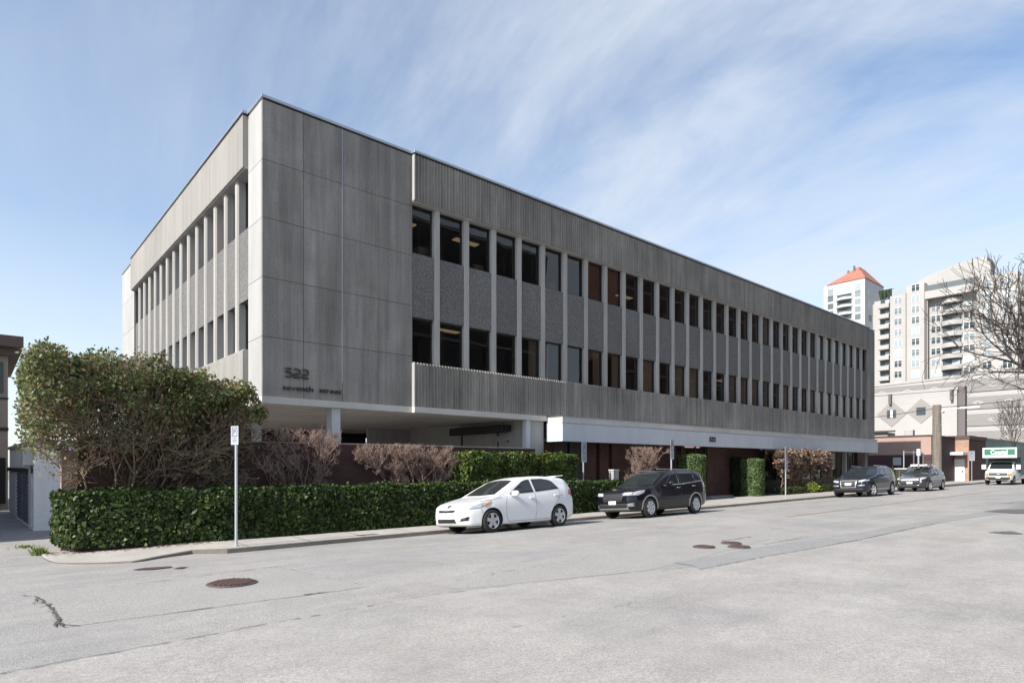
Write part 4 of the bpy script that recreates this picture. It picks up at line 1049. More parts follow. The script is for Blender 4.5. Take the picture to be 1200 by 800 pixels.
white = dict(L=4.37, W=1.78, wb=2.60, axles=(.93, 3.53), r=.325, arch=.365, paint=M['p_white'], tumble=.34,
    top=[(0, .60), (.03, .68), (.12, .755), (.35, .845), (.75, .935), (1.12, 1.005), (1.55, 1.235), (1.98, 1.44), (2.35, 1.535), (2.9, 1.555), (3.5, 1.52), (3.92, 1.455), (4.02, 1.38), (4.22, 1.09), (4.31, .94), (4.36, .78), (4.37, .66)],
    bot=[(0, .36), (.05, .24), (.3, .19), (.9, .19), (3.5, .19), (4.1, .23), (4.32, .30), (4.37, .40)],
    belt=[(0, .50), (.12, .66), (.35, .77), (.75, .86), (1.12, .925), (1.6, .97), (2.4, 1.005), (3.3, 1.06), (3.9, 1.10), (4.2, 1.02), (4.37, .60)],
    plan=[(0, .46), (.03, .60), (.10, .70), (.25, .79), (.55, .855), (1.0, .885), (3.4, .89), (3.9, .86), (4.15, .80), (4.3, .72), (4.37, .60)],
    panels=[('windscreen', 'windscreen', ('top',), [(1.20, -.66), (1.16, 0), (1.20, .66), (1.60, .62), (1.97, .545), (2.02, 0), (1.97, -.545), (1.60, -.62)]),
        ('side_window', 'car_glass', ('side', 'other'), [(1.60, 1.03), (1.80, 1.165), (2.16, 1.375), (2.33, 1.425), (2.46, 1.435), (2.52, 1.065)]),
        ('side_window', 'car_glass', ('side', 'other'), [(2.60, 1.07), (2.545, 1.44), (2.95, 1.445), (3.22, 1.41), (3.36, 1.35), (3.57, 1.14)]),
        ('rear_window', 'car_glass', ('rear',), [(-.55, 1.10), (.55, 1.10), (.50, 1.33), (-.50, 1.33)]),
        ('headlight', 'headlamp', ('side', 'other'), [(.17, .665), (.30, .76), (.62, .84), (.93, .87), (.80, .77), (.52, .69)]),
        ('indicator', 'amber', ('side', 'other'), [(.70, .80), (.90, .865), (.80, .77), (.66, .735)]),
        ('grille', 'trim', ('front',), [(-.34, .60), (.34, .60), (.40, .67), (0, .655), (-.40, .67)]),
        ('lower_grille', 'trim', ('front',), [(-.42, .33), (.42, .33), (.40, .43), (-.40, .43)]),
        ('fog_light', 'trim', ('front',), [(.56, .36), (.74, .38), (.76, .48), (.60, .44)]), ('fog_light', 'trim', ('front',), [(-.56, .36), (-.74, .38), (-.76, .48), (-.60, .44)]),
        ('tail_light', 'red_lens', ('side', 'other'), [(3.98, .98), (4.06, 1.11), (4.24, 1.00), (4.31, .84), (4.20, .86)]),
        ('fuel_flap', 'seam_white', ('side',), [(3.62, .93), (3.66, .93), (3.66, .97), (3.62, .97)]),
        ('emblem', 'chrome', ('front',), [(-.06, .72), (.06, .72), (.06, .77), (-.06, .77)])],
    seams=[('door_seam', 'seam_white', 'side', [(1.50, .98), (1.42, .75), (1.44, .40), (1.52, .27)]), ('door_seam', 'seam_white', 'side', [(2.56, 1.06), (2.58, .60), (2.54, .28)]),
        ('door_seam', 'seam_white', 'side', [(3.60, 1.10), (3.56, .90), (3.30, .64), (3.16, .42), (3.14, .28)]), ('door_seam', 'seam_white', 'side', [(1.52, .275), (3.14, .275)]),
        ('bonnet_seam', 'seam_white', 'side', [(.50, .875), (.95, .90), (1.30, .96)]), ('bumper_seam', 'seam_white', 'side', [(.55, .68), (.60, .55)])],
    handles=[(2.42, .90), (3.42, .945)], mirror=(1.72, 1.00), spokes=5)
wcar, wb_ = build_car('hatchback', 'white five door hatchback parked at the kerb in front of the tall hedge', white, (10.75, 13.12), 0)
# roof spoiler and door frame pillar
m = MB(); m.box(-1.98, -1.66, -.54, .54, 1.425, 1.455); o = m.build('spoiler', M['p_white'], wcar, world=False, bevel=.012); o.rotation_euler = (0, .05, 0)
m = MB(); m.tube((.75, .3, 1.0), (.68, .15, 1.0), .01); 

suv = dict(L=4.74, W=1.84, wb=2.80, axles=(.94, 3.74), r=.355, arch=.40, paint=M['p_black'], tumble=.30, mirror_mat=M['p_black'],
    top=[(0, .70), (.03, .86), (.12, .95), (.5, 1.01), (1.0, 1.06), (1.32, 1.12), (1.75, 1.38), (2.15, 1.575), (2.5, 1.655), (3.1, 1.68), (3.8, 1.655), (4.28, 1.59), (4.40, 1.50), (4.58, 1.20), (4.68, 1.0), (4.73, .80), (4.74, .7)],
    bot=[(0, .42), (.06, .30), (.4, .235), (1, .235), (3.8, .235), (4.4, .29), (4.68, .36), (4.74, .45)],
    belt=[(0, .66), (.12, .86), (.5, .93), (1.0, .985), (1.32, 1.03), (2.0, 1.07), (3.4, 1.13), (4.3, 1.19), (4.55, 1.1), (4.74, .66)],
    plan=[(0, .62), (.04, .70), (.12, .78), (.3, .86), (.6, .90), (1.0, .92), (3.9, .92), (4.3, .89), (4.55, .82), (4.7, .74), (4.74, .66)],
    panels=[('windscreen', 'windscreen', ('top',), [(1.40, -.70), (1.36, 0), (1.40, .70), (1.80, .65), (2.12, .585), (2.17, 0), (2.12, -.585), (1.80, -.65)]),
        ('side_window', 'car_glass', ('side', 'other'), [(1.86, 1.13), (2.06, 1.28), (2.38, 1.48), (2.58, 1.55), (2.72, 1.56), (2.76, 1.155)]),
        ('side_window', 'car_glass', ('side', 'other'), [(2.86, 1.16), (2.82, 1.565), (3.30, 1.57), (3.72, 1.545), (3.80, 1.20)]),
        ('quarter_window', 'car_glass', ('side', 'other'), [(3.86, 1.21), (3.79, 1.54), (4.02, 1.50), (4.30, 1.27)]),
        ('window_trim', 'chrome', ('side', 'other'), [(1.80, 1.085), (1.82, 1.11), (3.0, 1.145), (4.32, 1.24), (4.33, 1.22), (3.0, 1.12)]),
        ('rear_window', 'car_glass', ('rear',), [(-.6, 1.22), (.6, 1.22), (.54, 1.48), (-.54, 1.48)]),
        ('headlight', 'headlamp', ('side', 'other'), [(.10, .80), (.12, .90), (.45, .955), (.72, .965), (.62, .87), (.35, .80)]),
        ('headlight_glow', 'headlamp', ('front',), [(.42, .80), (.44, .90), (.78, .915), (.76, .81)]), ('headlight_glow', 'headlamp', ('front',), [(-.42, .80), (-.44, .90), (-.78, .915), (-.76, .81)]),
        ('grille', 'trim', ('front',), [(-.40, .58), (.40, .58), (.46, .90), (-.46, .90)]),
        ('grille_bar', 'chrome', ('front',), [(-.44, .855), (.44, .855), (.45, .885), (-.45, .885)]),
        ('lower_grille', 'trim', ('front',), [(-.62, .40), (.62, .40), (.58, .54), (-.58, .54)]),
        ('skid_plate', 'silver', ('front',), [(-.66, .32), (.66, .32), (.62, .385), (-.62, .385)]),
        ('fog_light', 'chrome', ('front',), [(.60, .42), (.80, .44), (.80, .56), (.62, .52)]), ('fog_light', 'chrome', ('front',), [(-.60, .42), (-.80, .44), (-.80, .56), (-.62, .52)]),
        ('number_plate', 'plate', ('front',), [(-.16, .50), (.16, .50), (.16, .63), (-.16, .63)]),
        ('lower_trim', 'trim', ('side', 'other'), [(1.38, .27), (3.30, .27), (3.30, .36), (1.38, .36)]),
        ('tail_light', 'headlamp', ('side', 'other'), [(4.36, 1.0), (4.36, 1.20), (4.52, 1.16), (4.62, 1.0)]),
        ('reflector', 'silver', ('side', 'other'), [(4.50, .50), (4.50, .72), (4.66, .74), (4.69, .52)])],
    seams=[('door_seam', 'seam', 'side', [(1.60, 1.03), (1.52, .8), (1.56, .38)]), ('door_seam', 'seam', 'side', [(2.80, 1.12), (2.80, .38)]), ('door_seam', 'seam', 'side', [(3.82, 1.18), (3.74, .9), (3.42, .66), (3.32, .38)])],
    handles=[(2.62, 1.00), (3.62, 1.04)], chrome_handles=True, mirror=(1.98, 1.12), arch_trim='silver', spokes=7)
scar, sb_ = build_car('suv', 'black suv with silver wheel arch lips parked behind the white hatchback', suv, (17.68, 13.0), 0)
m = MB()
for s in (-1, 1): m.tube((.5, s*.56, 1.70), (-1.55, s*.56, 1.66), .016, None, 8)
m.build('roof_rail', M['silver'], scar, world=False)

big = dict(L=5.05, W=1.96, wb=3.0, axles=(.96, 3.96), r=.385, arch=.43, paint=M['p_navy'], tumble=.32, mirror_mat=M['p_navy'],
    top=[(0, .72), (.03, .88), (.12, .97), (.5, 1.05), (1.1, 1.11), (1.5, 1.17), (1.95, 1.42), (2.35, 1.62), (2.75, 1.71), (3.3, 1.735), (3.95, 1.70), (4.45, 1.60), (4.75, 1.32), (4.92, 1.08), (5.02, .85), (5.05, .75)],
    bot=[(0, .40), (.06, .30), (.4, .25), (4.0, .25), (4.7, .32), (5.05, .46)],
    belt=[(0, .68), (.12, .88), (.5, .96), (1.1, 1.02), (1.5, 1.06), (2.2, 1.10), (3.6, 1.14), (4.5, 1.18), (4.85, 1.0), (5.05, .68)],
    plan=[(0, .70), (.05, .78), (.15, .86), (.35, .93), (.7, .97), (1.1, .98), (4.2, .98), (4.6, .94), (4.9, .84), (5.05, .70)],
    panels=[('windscreen', 'windscreen', ('top',), [(1.58, -.72), (1.54, 0), (1.58, .72), (2.30, .60), (2.36, 0), (2.30, -.60)]),
        ('side_window', 'car_glass', ('side', 'other'), [(2.02, 1.17), (2.30, 1.36), (2.58, 1.53), (2.80, 1.60), (3.0, 1.615), (3.02, 1.18)]),
        ('side_window', 'car_glass', ('side', 'other'), [(3.09, 1.18), (3.07, 1.615), (3.5, 1.62), (3.98, 1.58), (4.02, 1.20)]),
        ('quarter_window', 'car_glass', ('side', 'other'), [(4.08, 1.20), (4.05, 1.57), (4.28, 1.52), (4.58, 1.27)]),
        ('grille', 'silver', ('front',), [(-.40, .52), (.40, .52), (.46, .96), (-.46, .96)]), ('grille_mesh', 'trim', ('front',), [(-.34, .58), (.34, .58), (.39, .90), (-.39, .90)]),
        ('headlight', 'headlamp', ('front',), [(.52, .82), (.52, .93), (.86, .98), (.86, .88)]), ('headlight', 'headlamp', ('front',), [(-.52, .82), (-.52, .93), (-.86, .98), (-.86, .88)]),
        ('headlight_side', 'headlamp', ('side', 'other'), [(.16, .86), (.20, .93), (.60, .98), (.55, .90)]),
        ('bumper_insert', 'silver', ('front',), [(.50, .60), (.50, .68), (.84, .70), (.84, .63)]), ('bumper_insert', 'silver', ('front',), [(-.50, .60), (-.50, .68), (-.84, .70), (-.84, .63)]),
        ('lower_grille', 'trim', ('front',), [(-.80, .36), (.80, .36), (.80, .46), (-.80, .46)]),
        ('number_plate', 'plate', ('front',), [(-.17, .66), (.17, .66), (.17, .80), (-.17, .80)]),
        ('lower_trim', 'silver', ('side', 'other'), [(1.45, .36), (3.45, .36), (3.45, .44), (1.45, .44)])],
    seams=[], handles=[(2.9, 1.02), (3.9, 1.04)], mirror=(2.08, 1.14), spokes=5, steer=-.25)
bcar, bb_ = build_car('suv', 'dark blue suv with a tall framed grille parked just before the dark grey car', big, (38.0, 12.9), 0)
m = MB()
for s in (-1, 1): m.tube((.2, s*.60, 1.76), (-1.9, s*.58, 1.70), .018, None, 8)
m.build('roof_rail', M['silver'], bcar, world=False)

cross = dict(L=4.95, W=1.86, wb=2.80, axles=(1.0, 3.80), r=.35, arch=.39, paint=M['p_grey'], tumble=.36, mirror_mat=M['p_grey'],
    top=[(0, .66), (.03, .80), (.12, .90), (.5, .98), (1.1, 1.04), (1.45, 1.09), (1.95, 1.36), (2.35, 1.52), (2.75, 1.585), (3.2, 1.58), (3.9, 1.45), (4.5, 1.22), (4.8, 1.10), (4.92, .95), (4.95, .8)],
    bot=[(0, .38), (.06, .28), (.4, .23), (4.0, .23), (4.7, .30), (4.95, .42)],
    belt=[(0, .62), (.12, .80), (.5, .88), (1.1, .95), (1.45, .99), (2.2, 1.02), (3.6, 1.07), (4.4, 1.08), (4.95, .70)],
    plan=[(0, .64), (.05, .72), (.15, .80), (.35, .87), (.7, .91), (1.1, .93), (4.0, .93), (4.5, .88), (4.8, .80), (4.95, .68)],
    panels=[('windscreen', 'windscreen', ('top',), [(1.55, -.70), (1.51, 0), (1.55, .70), (2.28, .57), (2.34, 0), (2.28, -.57)]),
        ('side_window', 'car_glass', ('side', 'other'), [(1.98, 1.09), (2.25, 1.27), (2.55, 1.42), (2.90, 1.475), (2.92, 1.10)]),
        ('side_window', 'car_glass', ('side', 'other'), [(2.99, 1.10), (2.97, 1.475), (3.4, 1.44), (3.85, 1.32), (4.05, 1.14)]),
        ('grille', 'silver', ('front',), [(-.50, .72), (.50, .72), (.56, .90), (-.56, .90)]), ('grille_mesh', 'trim', ('front',), [(-.44, .46), (.44, .46), (.60, .70), (-.60, .70)]),
        ('chrome_frame', 'chrome', ('front',), [(-.50, .40), (.50, .40), (.54, .44), (-.54, .44)]),
        ('chrome_frame', 'chrome', ('front',), [(.50, .42), (.54, .42), (.72, .74), (.66, .74)]), ('chrome_frame', 'chrome', ('front',), [(-.50, .42), (-.54, .42), (-.72, .74), (-.66, .74)]),
        ('headlight', 'headlamp', ('front',), [(.60, .78), (.58, .88), (.85, .94), (.85, .84)]), ('headlight', 'headlamp', ('front',), [(-.60, .78), (-.58, .88), (-.85, .94), (-.85, .84)]),
        ('number_plate', 'plate', ('front',), [(-.17, .52), (.17, .52), (.17, .66), (-.17, .66)])],
    seams=[], handles=[(2.8, .96), (3.75, .99)], mirror=(2.02, 1.08), spokes=6, steer=-.2)
ccar, cb_ = build_car('estate_car', 'dark grey car with pale cargo on its roof rack beside the wooden utility pole', cross, (47.95, 12.85), 0)
m = MB()
for x in (.3, -.9): m.tube((x, -.62, 1.66), (x, .62, 1.66), .02, None, 8)
for s in (-1, 1): m.tube((.5, s*.58, 1.58), (.45, s*.60, 1.66), .02); m.tube((.45, s*.60, 1.66), (-1.0, s*.60, 1.64), .018)
m.build('roof_rack', M['silver'], ccar, world=False)
lo = Matrix.Translation(ccar.location) @ ccar.rotation_euler.to_matrix().to_4x4()
cargo = empty('roof_cargo', lo @ Vector((0, 0, 1.69)), 'flat bundle of pale boards strapped on the roof rack of the grey car', 'cargo', rot=ccar.rotation_euler)
m = MB(); m.box(-1.1, .55, -.46, -.02, 0, .13); m.box(-1.0, .45, .04, .50, .0, .10); m.build('boards', M['white_pure'], cargo, world=False, bevel=.02)
m = MB(); m.box(-.3, -.2, -.48, .52, -.005, .145); m.box(.12, .16, -.48, .52, -.005, .145); m.build('strap', M['trim'], cargo, world=False)

# ---------- white box truck
def truck():
    S = dict(L=3.0, W=1.98, wb=3.6, axles=(.72,), r=.37, arch=.43, paint=M['p_white'], tumble=.22, sig=.03,
        top=[(0, .80), (.03, 1.06), (.12, 1.14), (.5, 1.20), (.85, 1.27), (1.15, 1.62), (1.42, 1.93), (1.65, 2.02), (2.2, 2.06), (3.0, 2.06)],
        bot=[(0, .42), (.1, .38), (3.0, .38)], belt=[(0, .75), (.12, 1.02), (.5, 1.08), (.9, 1.14), (1.3, 1.18), (3.0, 1.20)],
        plan=[(0, .86), (.05, .90), (.2, .95), (.6, .98), (3.0, .99)])
    x0, yn = 64.9, 11.5
    L = S['L']; z = zg(x0+3, 12.6)
    root = empty('box_truck', (x0+L/2, yn+1.05, z), 'white box truck with a green and white sign over its cab', 'truck', rot=(0, 0, math.pi))
    body, bvh = make_body(S, 'cab', root, M['p_white'])
    A = [('windscreen', 'windscreen', ('top',), [(.92, -.78), (.90, 0), (.92, .78), (1.40, .72), (1.43, 0), (1.40, -.72)]),
        ('side_window', 'car_glass', ('side', 'other'), [(1.20, 1.28), (1.50, 1.78), (2.1, 1.84), (2.1, 1.28)]),
        ('grille', 'trim', ('front',), [(-.62, .78), (.62, .78), (.64, 1.02), (-.64, 1.02)]), ('grille_badge', 'silver', ('front',), [(-.12, .86), (.12, .86), (.12, .93), (-.12, .93)]),
        ('headlight', 'amber', ('front',), [(.62, .72), (.90, .72), (.90, .98), (.66, .98)]), ('headlight', 'amber', ('front',), [(-.62, .72), (-.90, .72), (-.90, .98), (-.66, .98)]),
        ('bumper', 'trim', ('front',), [(-.86, .42), (.86, .42), (.88, .68), (-.88, .68)]), ('number_plate', 'plate', ('front',), [(-.16, .56), (.16, .56), (.16, .70), (-.16, .70)])]
    for nm, mm, vs, poly in A:
        for v in vs: panel(root, bvh, poly, v, nm, M[mm], L=L, off=.010 if nm in ('number_plate', 'grille_badge') else .005)
    for s in (-1, 1):
        wheel(root, L/2-.72, s*.86, .37, .22, s, 6, M['silver']); wheel(root, L/2-4.9, s*.90, .37, .30, s, 6, M['silver'])
        m = MB(); m.box(.45, .55, s*1.02 if s > 0 else -1.32, 1.32 if s > 0 else -1.02, 1.32, 1.70); m.tube((.5, s*.98, 1.36), (.5, s*1.08, 1.42), .02); m.build('wing_mirror', M['white_pure'], root, world=False, bevel=.02)
    m = MB(); m.box(-5.6, -.75, -1.14, 1.14, .85, 3.10); m.box(-.75, .95, -1.14, 1.14, 2.30, 3.10); m.build('cargo_box', M['teal_box'], root, world=False, bevel=.03)
    m = MB(); m.box(.95, 1.00, -1.16, 1.16, 2.28, 3.13); m.build('sign_board', M['white_pure'], root, world=False, bevel=.01)
    m = MB(); m.box(1.0, 1.012, -1.04, 1.04, 2.50, 3.02); sg = m.build('sign_panel', M['sign_green'], root, world=False)
    t = text_mesh('Coastal', .50, M['white_pure'], 'sign_lettering', None, (0, 0, 0), (R(90), 0, R(90)), .006, 1.15, offset=.012)
    t.parent = root; t.location = (1.018, -.60, 2.59)
    m = MB(); m.box(-5.5, 1.1, -.42, .42, .50, .84); m.build('chassis', M['trim'], root, world=False)
    m = MB(); m.box(-2.6, -1.2, -1.08, -.75, .5, .82); m.box(-2.6, -1.2, .75, 1.08, .5, .82); m.build('fuel_tank', M['white_pure'], root, world=False, bevel=.03)
M['teal_box'] = mat('green_grey_truck_box', (.10, .14, .13), .5, var=[(2, 3, .1)]); M['sign_green'] = mat('sign_green', (.03, .16, .10), .5)
truck()
# ------------------------------------------------------------------ brick garden wall, signs, poles
gw = empty('garden_wall', (1.9, 18.3, 0), 'dark red brown brick wall behind the clipped hedge and bare bushes', 'wall')
m = MB(); m.box(1.95, 17.15, 18.3, 18.55, -.1, 2.60); m.build('brickwork', M['brick'], gw)
m = MB(); m.box(1.93, 17.17, 18.28, 18.57, 2.60, 2.645); m.build('wall_cap', M['conc'], gw, bevel=.01)
M['pink_post'] = mat('pinkish_stucco', (.30, .20, .17), .9, var=[(8, 3, .12)])
m = MB(); m.box(1.62, 1.93, 18.28, 18.6, -.1, 2.3); m.build('end_pier', M['pink_post'], gw)
M['sign_white'] = mat('sign_face', (.40, .42, .46), .45, var=[(20, 3, .05)]); M['sign_ink'] = mat('sign_ink', (.10, .12, .16), .6)
def signpost(x, y, z, h, sw, sh, rz, label, face='white', top=0.0):
    root = empty('sign_post', (x, y, z), label, 'street sign', None, (0, 0, rz))
    m = MB(); m.tube((0, 0, 0), (0, 0, h-.03), .034, .034, 10); m.tube((0, 0, 0), (0, 0, .02), .06, .06, 10); m.build('post', M['steel'], root, world=False, smooth=True)
    m = MB(); m.box(-sw/2, sw/2, -.046, -.040, h-sh, h); pl = m.build('sign_plate', M['sign_white'], root, world=False)
    k = MB(); f = -.048
    def r(a, b, c, d): k.box(a*sw, b*sw, f-.002, f+.0005, h-sh*c, h-sh*d)
    r(-.36, .36, .10, .06); r(-.36, -.28, .52, .10); r(.28, .36, .52, .10); r(-.36, .36, .56, .52)
    r(-.16, -.06, .46, .16); r(-.06, .12, .20, .16); r(.04, .14, .30, .20); r(-.06, .12, .32, .28); r(-.26, .26, .66, .63); r(-.32, .32, .76, .73); r(-.28, .28, .85, .82)
    k.build('sign_marks', M['sign_ink'], pl, world=False)
    b = MB(); b.box(-.03, .03, -.042, .036, h-.08, h-.05); b.box(-.03, .03, -.042, .036, h-sh+.05, h-sh+.08); b.build('bracket', M['steel'], root, world=False)
    return root
p = pg(274.5, 640); zs = lambda x: zg(x, 15)+kerb_h(x)+.005
signpost(4.72, 15.36, zs(4.7), 2.83, .24, .44, R(-66), 'grey parking sign post in front of the hedge near the driveway')
signpost(22.35, 15.42, zs(22.3), 2.93, .34, .86, R(10), 'white sign post rising behind the rear of the black suv')
signpost(32.75, 15.42, zs(32.7), 2.78, .34, 1.30, R(6), 'thin white sign post right of the clipped green column')
signpost(19.2, 17.55, .1, 2.82, .36, .84, R(9), 'pale notice post between the tall hedge and the canopy')
signpost(69.6, 15.4, .36, 2.95, .45, .9, R(-50), 'white sign post on the far pavement left of the truck')
# pale stub box near the third bush
eb = empty('utility_box', (20.9, 17.35, .12), 'small pale concrete box at the foot of the bush behind the black suv', 'utility box')
m = MB(); m.box(20.9, 21.25, 17.35, 17.6, .1, 1.72); m.build('cabinet', M['conc_light'], eb, bevel=.01); m = MB(); m.box(20.88, 21.27, 17.33, 17.62, 1.72, 1.78); m.build('lid', M['soffit'], eb)
# wooden utility pole
M['wood'] = mat('weathered_wood', (.17, .15, .125), .95, var=[((14, 14, .6), 4, .3), (3, 3, .15)])
up = empty('utility_pole', (58.9, 15.35, .2), 'thick weathered wooden utility pole cut short beside the dark grey car', 'utility pole')
m = MB(); m.tube((58.9, 15.35, -.1), (58.9, 15.35, 6.85), .35, .30, 18); m.build('pole', M['wood'], up, smooth=True)
m = MB(); m.tube((58.9, 15.30, 5.2), (58.9, 14.95, 5.2), .03); m.box(58.6, 59.2, 14.9, 15.0, 6.2, 6.3); m.build('pole_fitting', M['steel'], up)
m = MB(); m.tube((58.9, 15.3, 6.35), (58.9, 13.8, 6.48), .04, .035, 8); m.build('lamp_arm', M['steel'], up)
m = MB(); m.box(58.75, 59.05, 12.5, 13.8, 6.42, 6.56); m.build('lamp_head', M['white_pure'], up, bevel=.04)
def wire(a, b, sag, r, label):
    m = MB(); a = Vector(a); b = Vector(b); n = 26; pts = [a.lerp(b, i/n)-Vector((0, 0, sag*4*(i/n)*(1-i/n))) for i in range(n+1)]
    for p, q in zip(pts, pts[1:]): m.tube(p, q, r, r, 4, cap=False)
    o = m.build('overhead_wire', M['trim'], None, origin=tuple(a)); tag(o, label, 'wire', 'overhead wires in front of the far buildings'); return o
M.setdefault('trim', mat('black_plastic', (.02, .02, .021), .55))
wire((60.5, 26.5, 8.9), (58.5, 9.5, 9.1), .15, .022, 'upper overhead wire crossing the cream wall with diamonds')
wire((63.0, 26.0, 6.05), (58.9, 15.35, 6.6), .06, .020, 'lower overhead wire left of the wooden pole')
wire((58.9, 15.30, 6.65), (60, 6, 7.3), .12, .022, 'overhead wire running right from the wooden pole top')
# ------------------------------------------------------------------ left of the office: white garage block and neighbour
M['garage'] = mat('garage_paint', (.80, .80, .80), .7, var=[((.8, .8, .3), 4, .1), (9, 3, .05)]); M['slat'] = mat('blue_grey_slats', (.10, .115, .15), .6)
gb = empty('garage_block', (1.45, 24.2, 0), 'low white block with blue grey louvred doors along the driveway', 'garage')
def gx(y): return 1.45-.021*(y-24.2)
m = MB(); poly = [(gx(24.2), 24.2), (4.4, 24.2), (4.2, 34.4), (gx(34.4), 34.4)]
m.prism(poly, -.3, 2.62); m.build('wall', M['garage'], gb)
m = MB(); m.prism([(gx(24.1)-.06, 24.14), (4.46, 24.14), (4.26, 34.46), (gx(34.4)-.06, 34.46)], 2.62, 2.74); m.build('roof', M['coping'], gb)
m = MB(); m.prism([(gx(24.4)-.10, 24.4), (gx(24.4), 24.4), (gx(34.2), 34.2), (gx(34.2)-.10, 34.2)], 1.72, 1.86); m.build('door_track', M['frame'], gb)
for a, b, mm in ((24.5, 25.1, 'garage'), (25.5, 27.2, 'slat'), (27.8, 29.6, 'slat'), (30.4, 33.8, 'white')):
    m = MB(); m.prism([(gx(a)-.05, a), (gx(a)-.003, a), (gx(b)-.003, b), (gx(b)-.05, b)], .05, 1.70)
    if mm == 'slat':
        for i in range(11): z = .12+i*.145; m.prism([(gx(a)-.075, a), (gx(a)-.05, a), (gx(b)-.05, b), (gx(b)-.075, b)], z, z+.07)
    m.build('door', M[mm], gb)
m = MB(); m.box(1.18, 1.44, 24.25, 24.75, 1.95, 2.5); m.box(1.2, 1.42, 24.8, 25.2, 1.9, 2.2); m.build('meter_box', M['steel'], gb, bevel=.01)
m = MB(); m.tube((1.36, 24.4, .1), (1.36, 24.4, 2.6), .03); m.tube((1.36, 24.9, 2.0), (1.36, 24.9, 2.6), .03); m.build('pipe', M['conc_light'], gb)
M['beige'] = mat('beige_siding', (.36, .30, .24), .85, var=[((.5, .5, 9), 3, .08)]); M['brown_trim'] = mat('brown_fascia', (.13, .092, .075), .8)
nb = empty('neighbour_house', (-6, 36, 0), 'beige building with a brown eave at the far end of the driveway', 'building')
m = MB(); m.box(-12, 1.27, 37, 48, -.3, 7.0); m.build('wall', M['beige'], nb)
m = MB(); m.box(-12.5, 1.80, 36.2, 49, 7.35, 7.85); m.prism([(-12.3, 36.6), (1.55, 36.6), (1.55, 48.6), (-12.3, 48.6)], 7.0, 7.35); m.build('eave', M['brown_trim'], nb)
m = MB(); m.box(.6, 1.1, 36.93, 36.99, 5.3, 6.7); m.build('window', M['glass_dark'], nb)
m = MB(); m.box(-12.05, 1.29, 36.95, 37.0, 3.55, 3.7); m.box(-12.05, 1.29, 36.95, 37.0, 5.0, 5.08); m.build('band', M['frame'], nb)
m = MB(); m.box(-3, 1.18, 36.90, 36.97, .2, 2.3); m.build('garage_opening', M['black'], nb)
nw = empty('neighbour_building', (-9, 28, 0), 'brown roofed building across the driveway whose shadow falls on the garage', 'building')
m = MB(); m.box(-14, -3.2, 21.6, 35.5, -.3, 6.6); m.build('wall', M['beige'], nw)
m = MB(); m.box(-14.4, -2.9, 21.3, 35.8, 6.6, 7.0); m.build('roof', M['brown_trim'], nw)
# ------------------------------------------------------------------ across the street: seen as reflections in the office windows
def block(name, x0, x1, y0, y1, h, wm, label, floors, bayw=3.0, pitched=None, south=True):
    root = empty(name, ((x0+x1)/2, (y0+y1)/2, 0), label, 'building')
    m = MB(); m.box(x0, x1, y0, y1, -.3, h); m.build('wall', wm, root)
    n = int((x1-x0)/bayw)
    for f in range(floors):
        z = h*(f+.3)/floors
        m = MB(); g = MB()
        for i in range(n):
            x = x0+(i+.25)*(x1-x0)/n; m.box(x-.08, x+bayw*.5+.08, y1, y1+.03, z-.08, z+h/floors*.5+.08)
            g.box(x, x+bayw*.5, y1+.03, y1+.05, z, z+h/floors*.5)
        w_ = m.build('window_row', M['conc'], root); g.build('pane', M['glass_dark'], w_)
        b = MB(); b.box(x0, x1, y1, y1+.12, h*(f+1)/floors-.35, h*(f+1)/floors-.1); b.build('floor_band', M['conc_light'], root)
    return root
block('brick_apartments', 63, 122, -19, -13, 29, M['brick_red'], 'red brick apartment block across the street mirrored in the office windows', 8)
block('dark_office', 26, 50, -24, -13, 26, M['frame'], 'dark office block across the street mirrored in the nearest windows', 7)

# ------------------------------------------------------------------ beyond the office
M['pink'] = mat('pink_stucco', (.36, .25, .215), .9, var=[((.4, .4, .2), 4, .08), (5, 3, .05)]); M['maroon'] = mat('maroon_wall', (.06, .034, .036), .85, var=[(1.2, 4, .15)])
M['brown_metal'] = mat('brown_flashing', (.07, .045, .04), .7)
bb = empty('brown_shop', (67.8, 18.1, .3), 'low shop with a pink upper band and maroon lower walls beyond the office', 'building')
m = MB(); m.box(67.8, 79.6, 18.1, 46, .0, 3.0); m.build('lower_wall', M['maroon'], bb)
m = MB(); m.box(67.78, 67.98, 18.12, 46, 3.0, 4.72); m.build('upper_band', M['pink'], bb)
m = MB(); m.box(67.98, 79.6, 18.12, 46, 3.0, 4.70); m.build('upper_wall', M['maroon'], bb)
m = MB(); m.box(67.72, 79.6, 18.04, 46, 4.72, 4.86); m.build('coping', M['brown_metal'], bb)
m = MB(); m.box(70, 72.2, 22.5, 25.5, 4.86, 5.35); m.box(69.8, 70.4, 20.2, 21, 4.86, 5.5); m.build('roof_unit', M['conc_light'], bb, bevel=.05)
m = MB(); m.prism([(69.6, 21.8), (70.0, 21.8), (70.0, 25.2), (69.6, 25.2)], 5.35, 5.5); m.build('roof_vent', M['brown_metal'], bb)
m = MB(); m.box(67.70, 67.78, 20.6, 21.3, 2.0, 2.75); m.build('wall_sign', M['sign_white'], bb)
m = MB(); m.box(67.72, 67.8, 25.6, 26.8, 1.3, 2.4); m.build('window', M['glass_dark'], bb)
rb = empty('brick_shop', (75.3, 17.0, .3), 'small tan brick entrance block with a white door and canopy', 'building')
m = MB(); m.box(75.3, 75.5, 16.9, 18.4, .2, 4.6); m.build('front_wall', M['brick_tan'], rb)
m = MB(); m.box(75.5, 82.0, 16.9, 24, .2, 4.58); m.build('side_wall', M['brick'], rb)
m = MB(); m.box(75.22, 82.1, 16.82, 24, 4.6, 4.98); m.build('parapet', M['brown_metal'], rb)
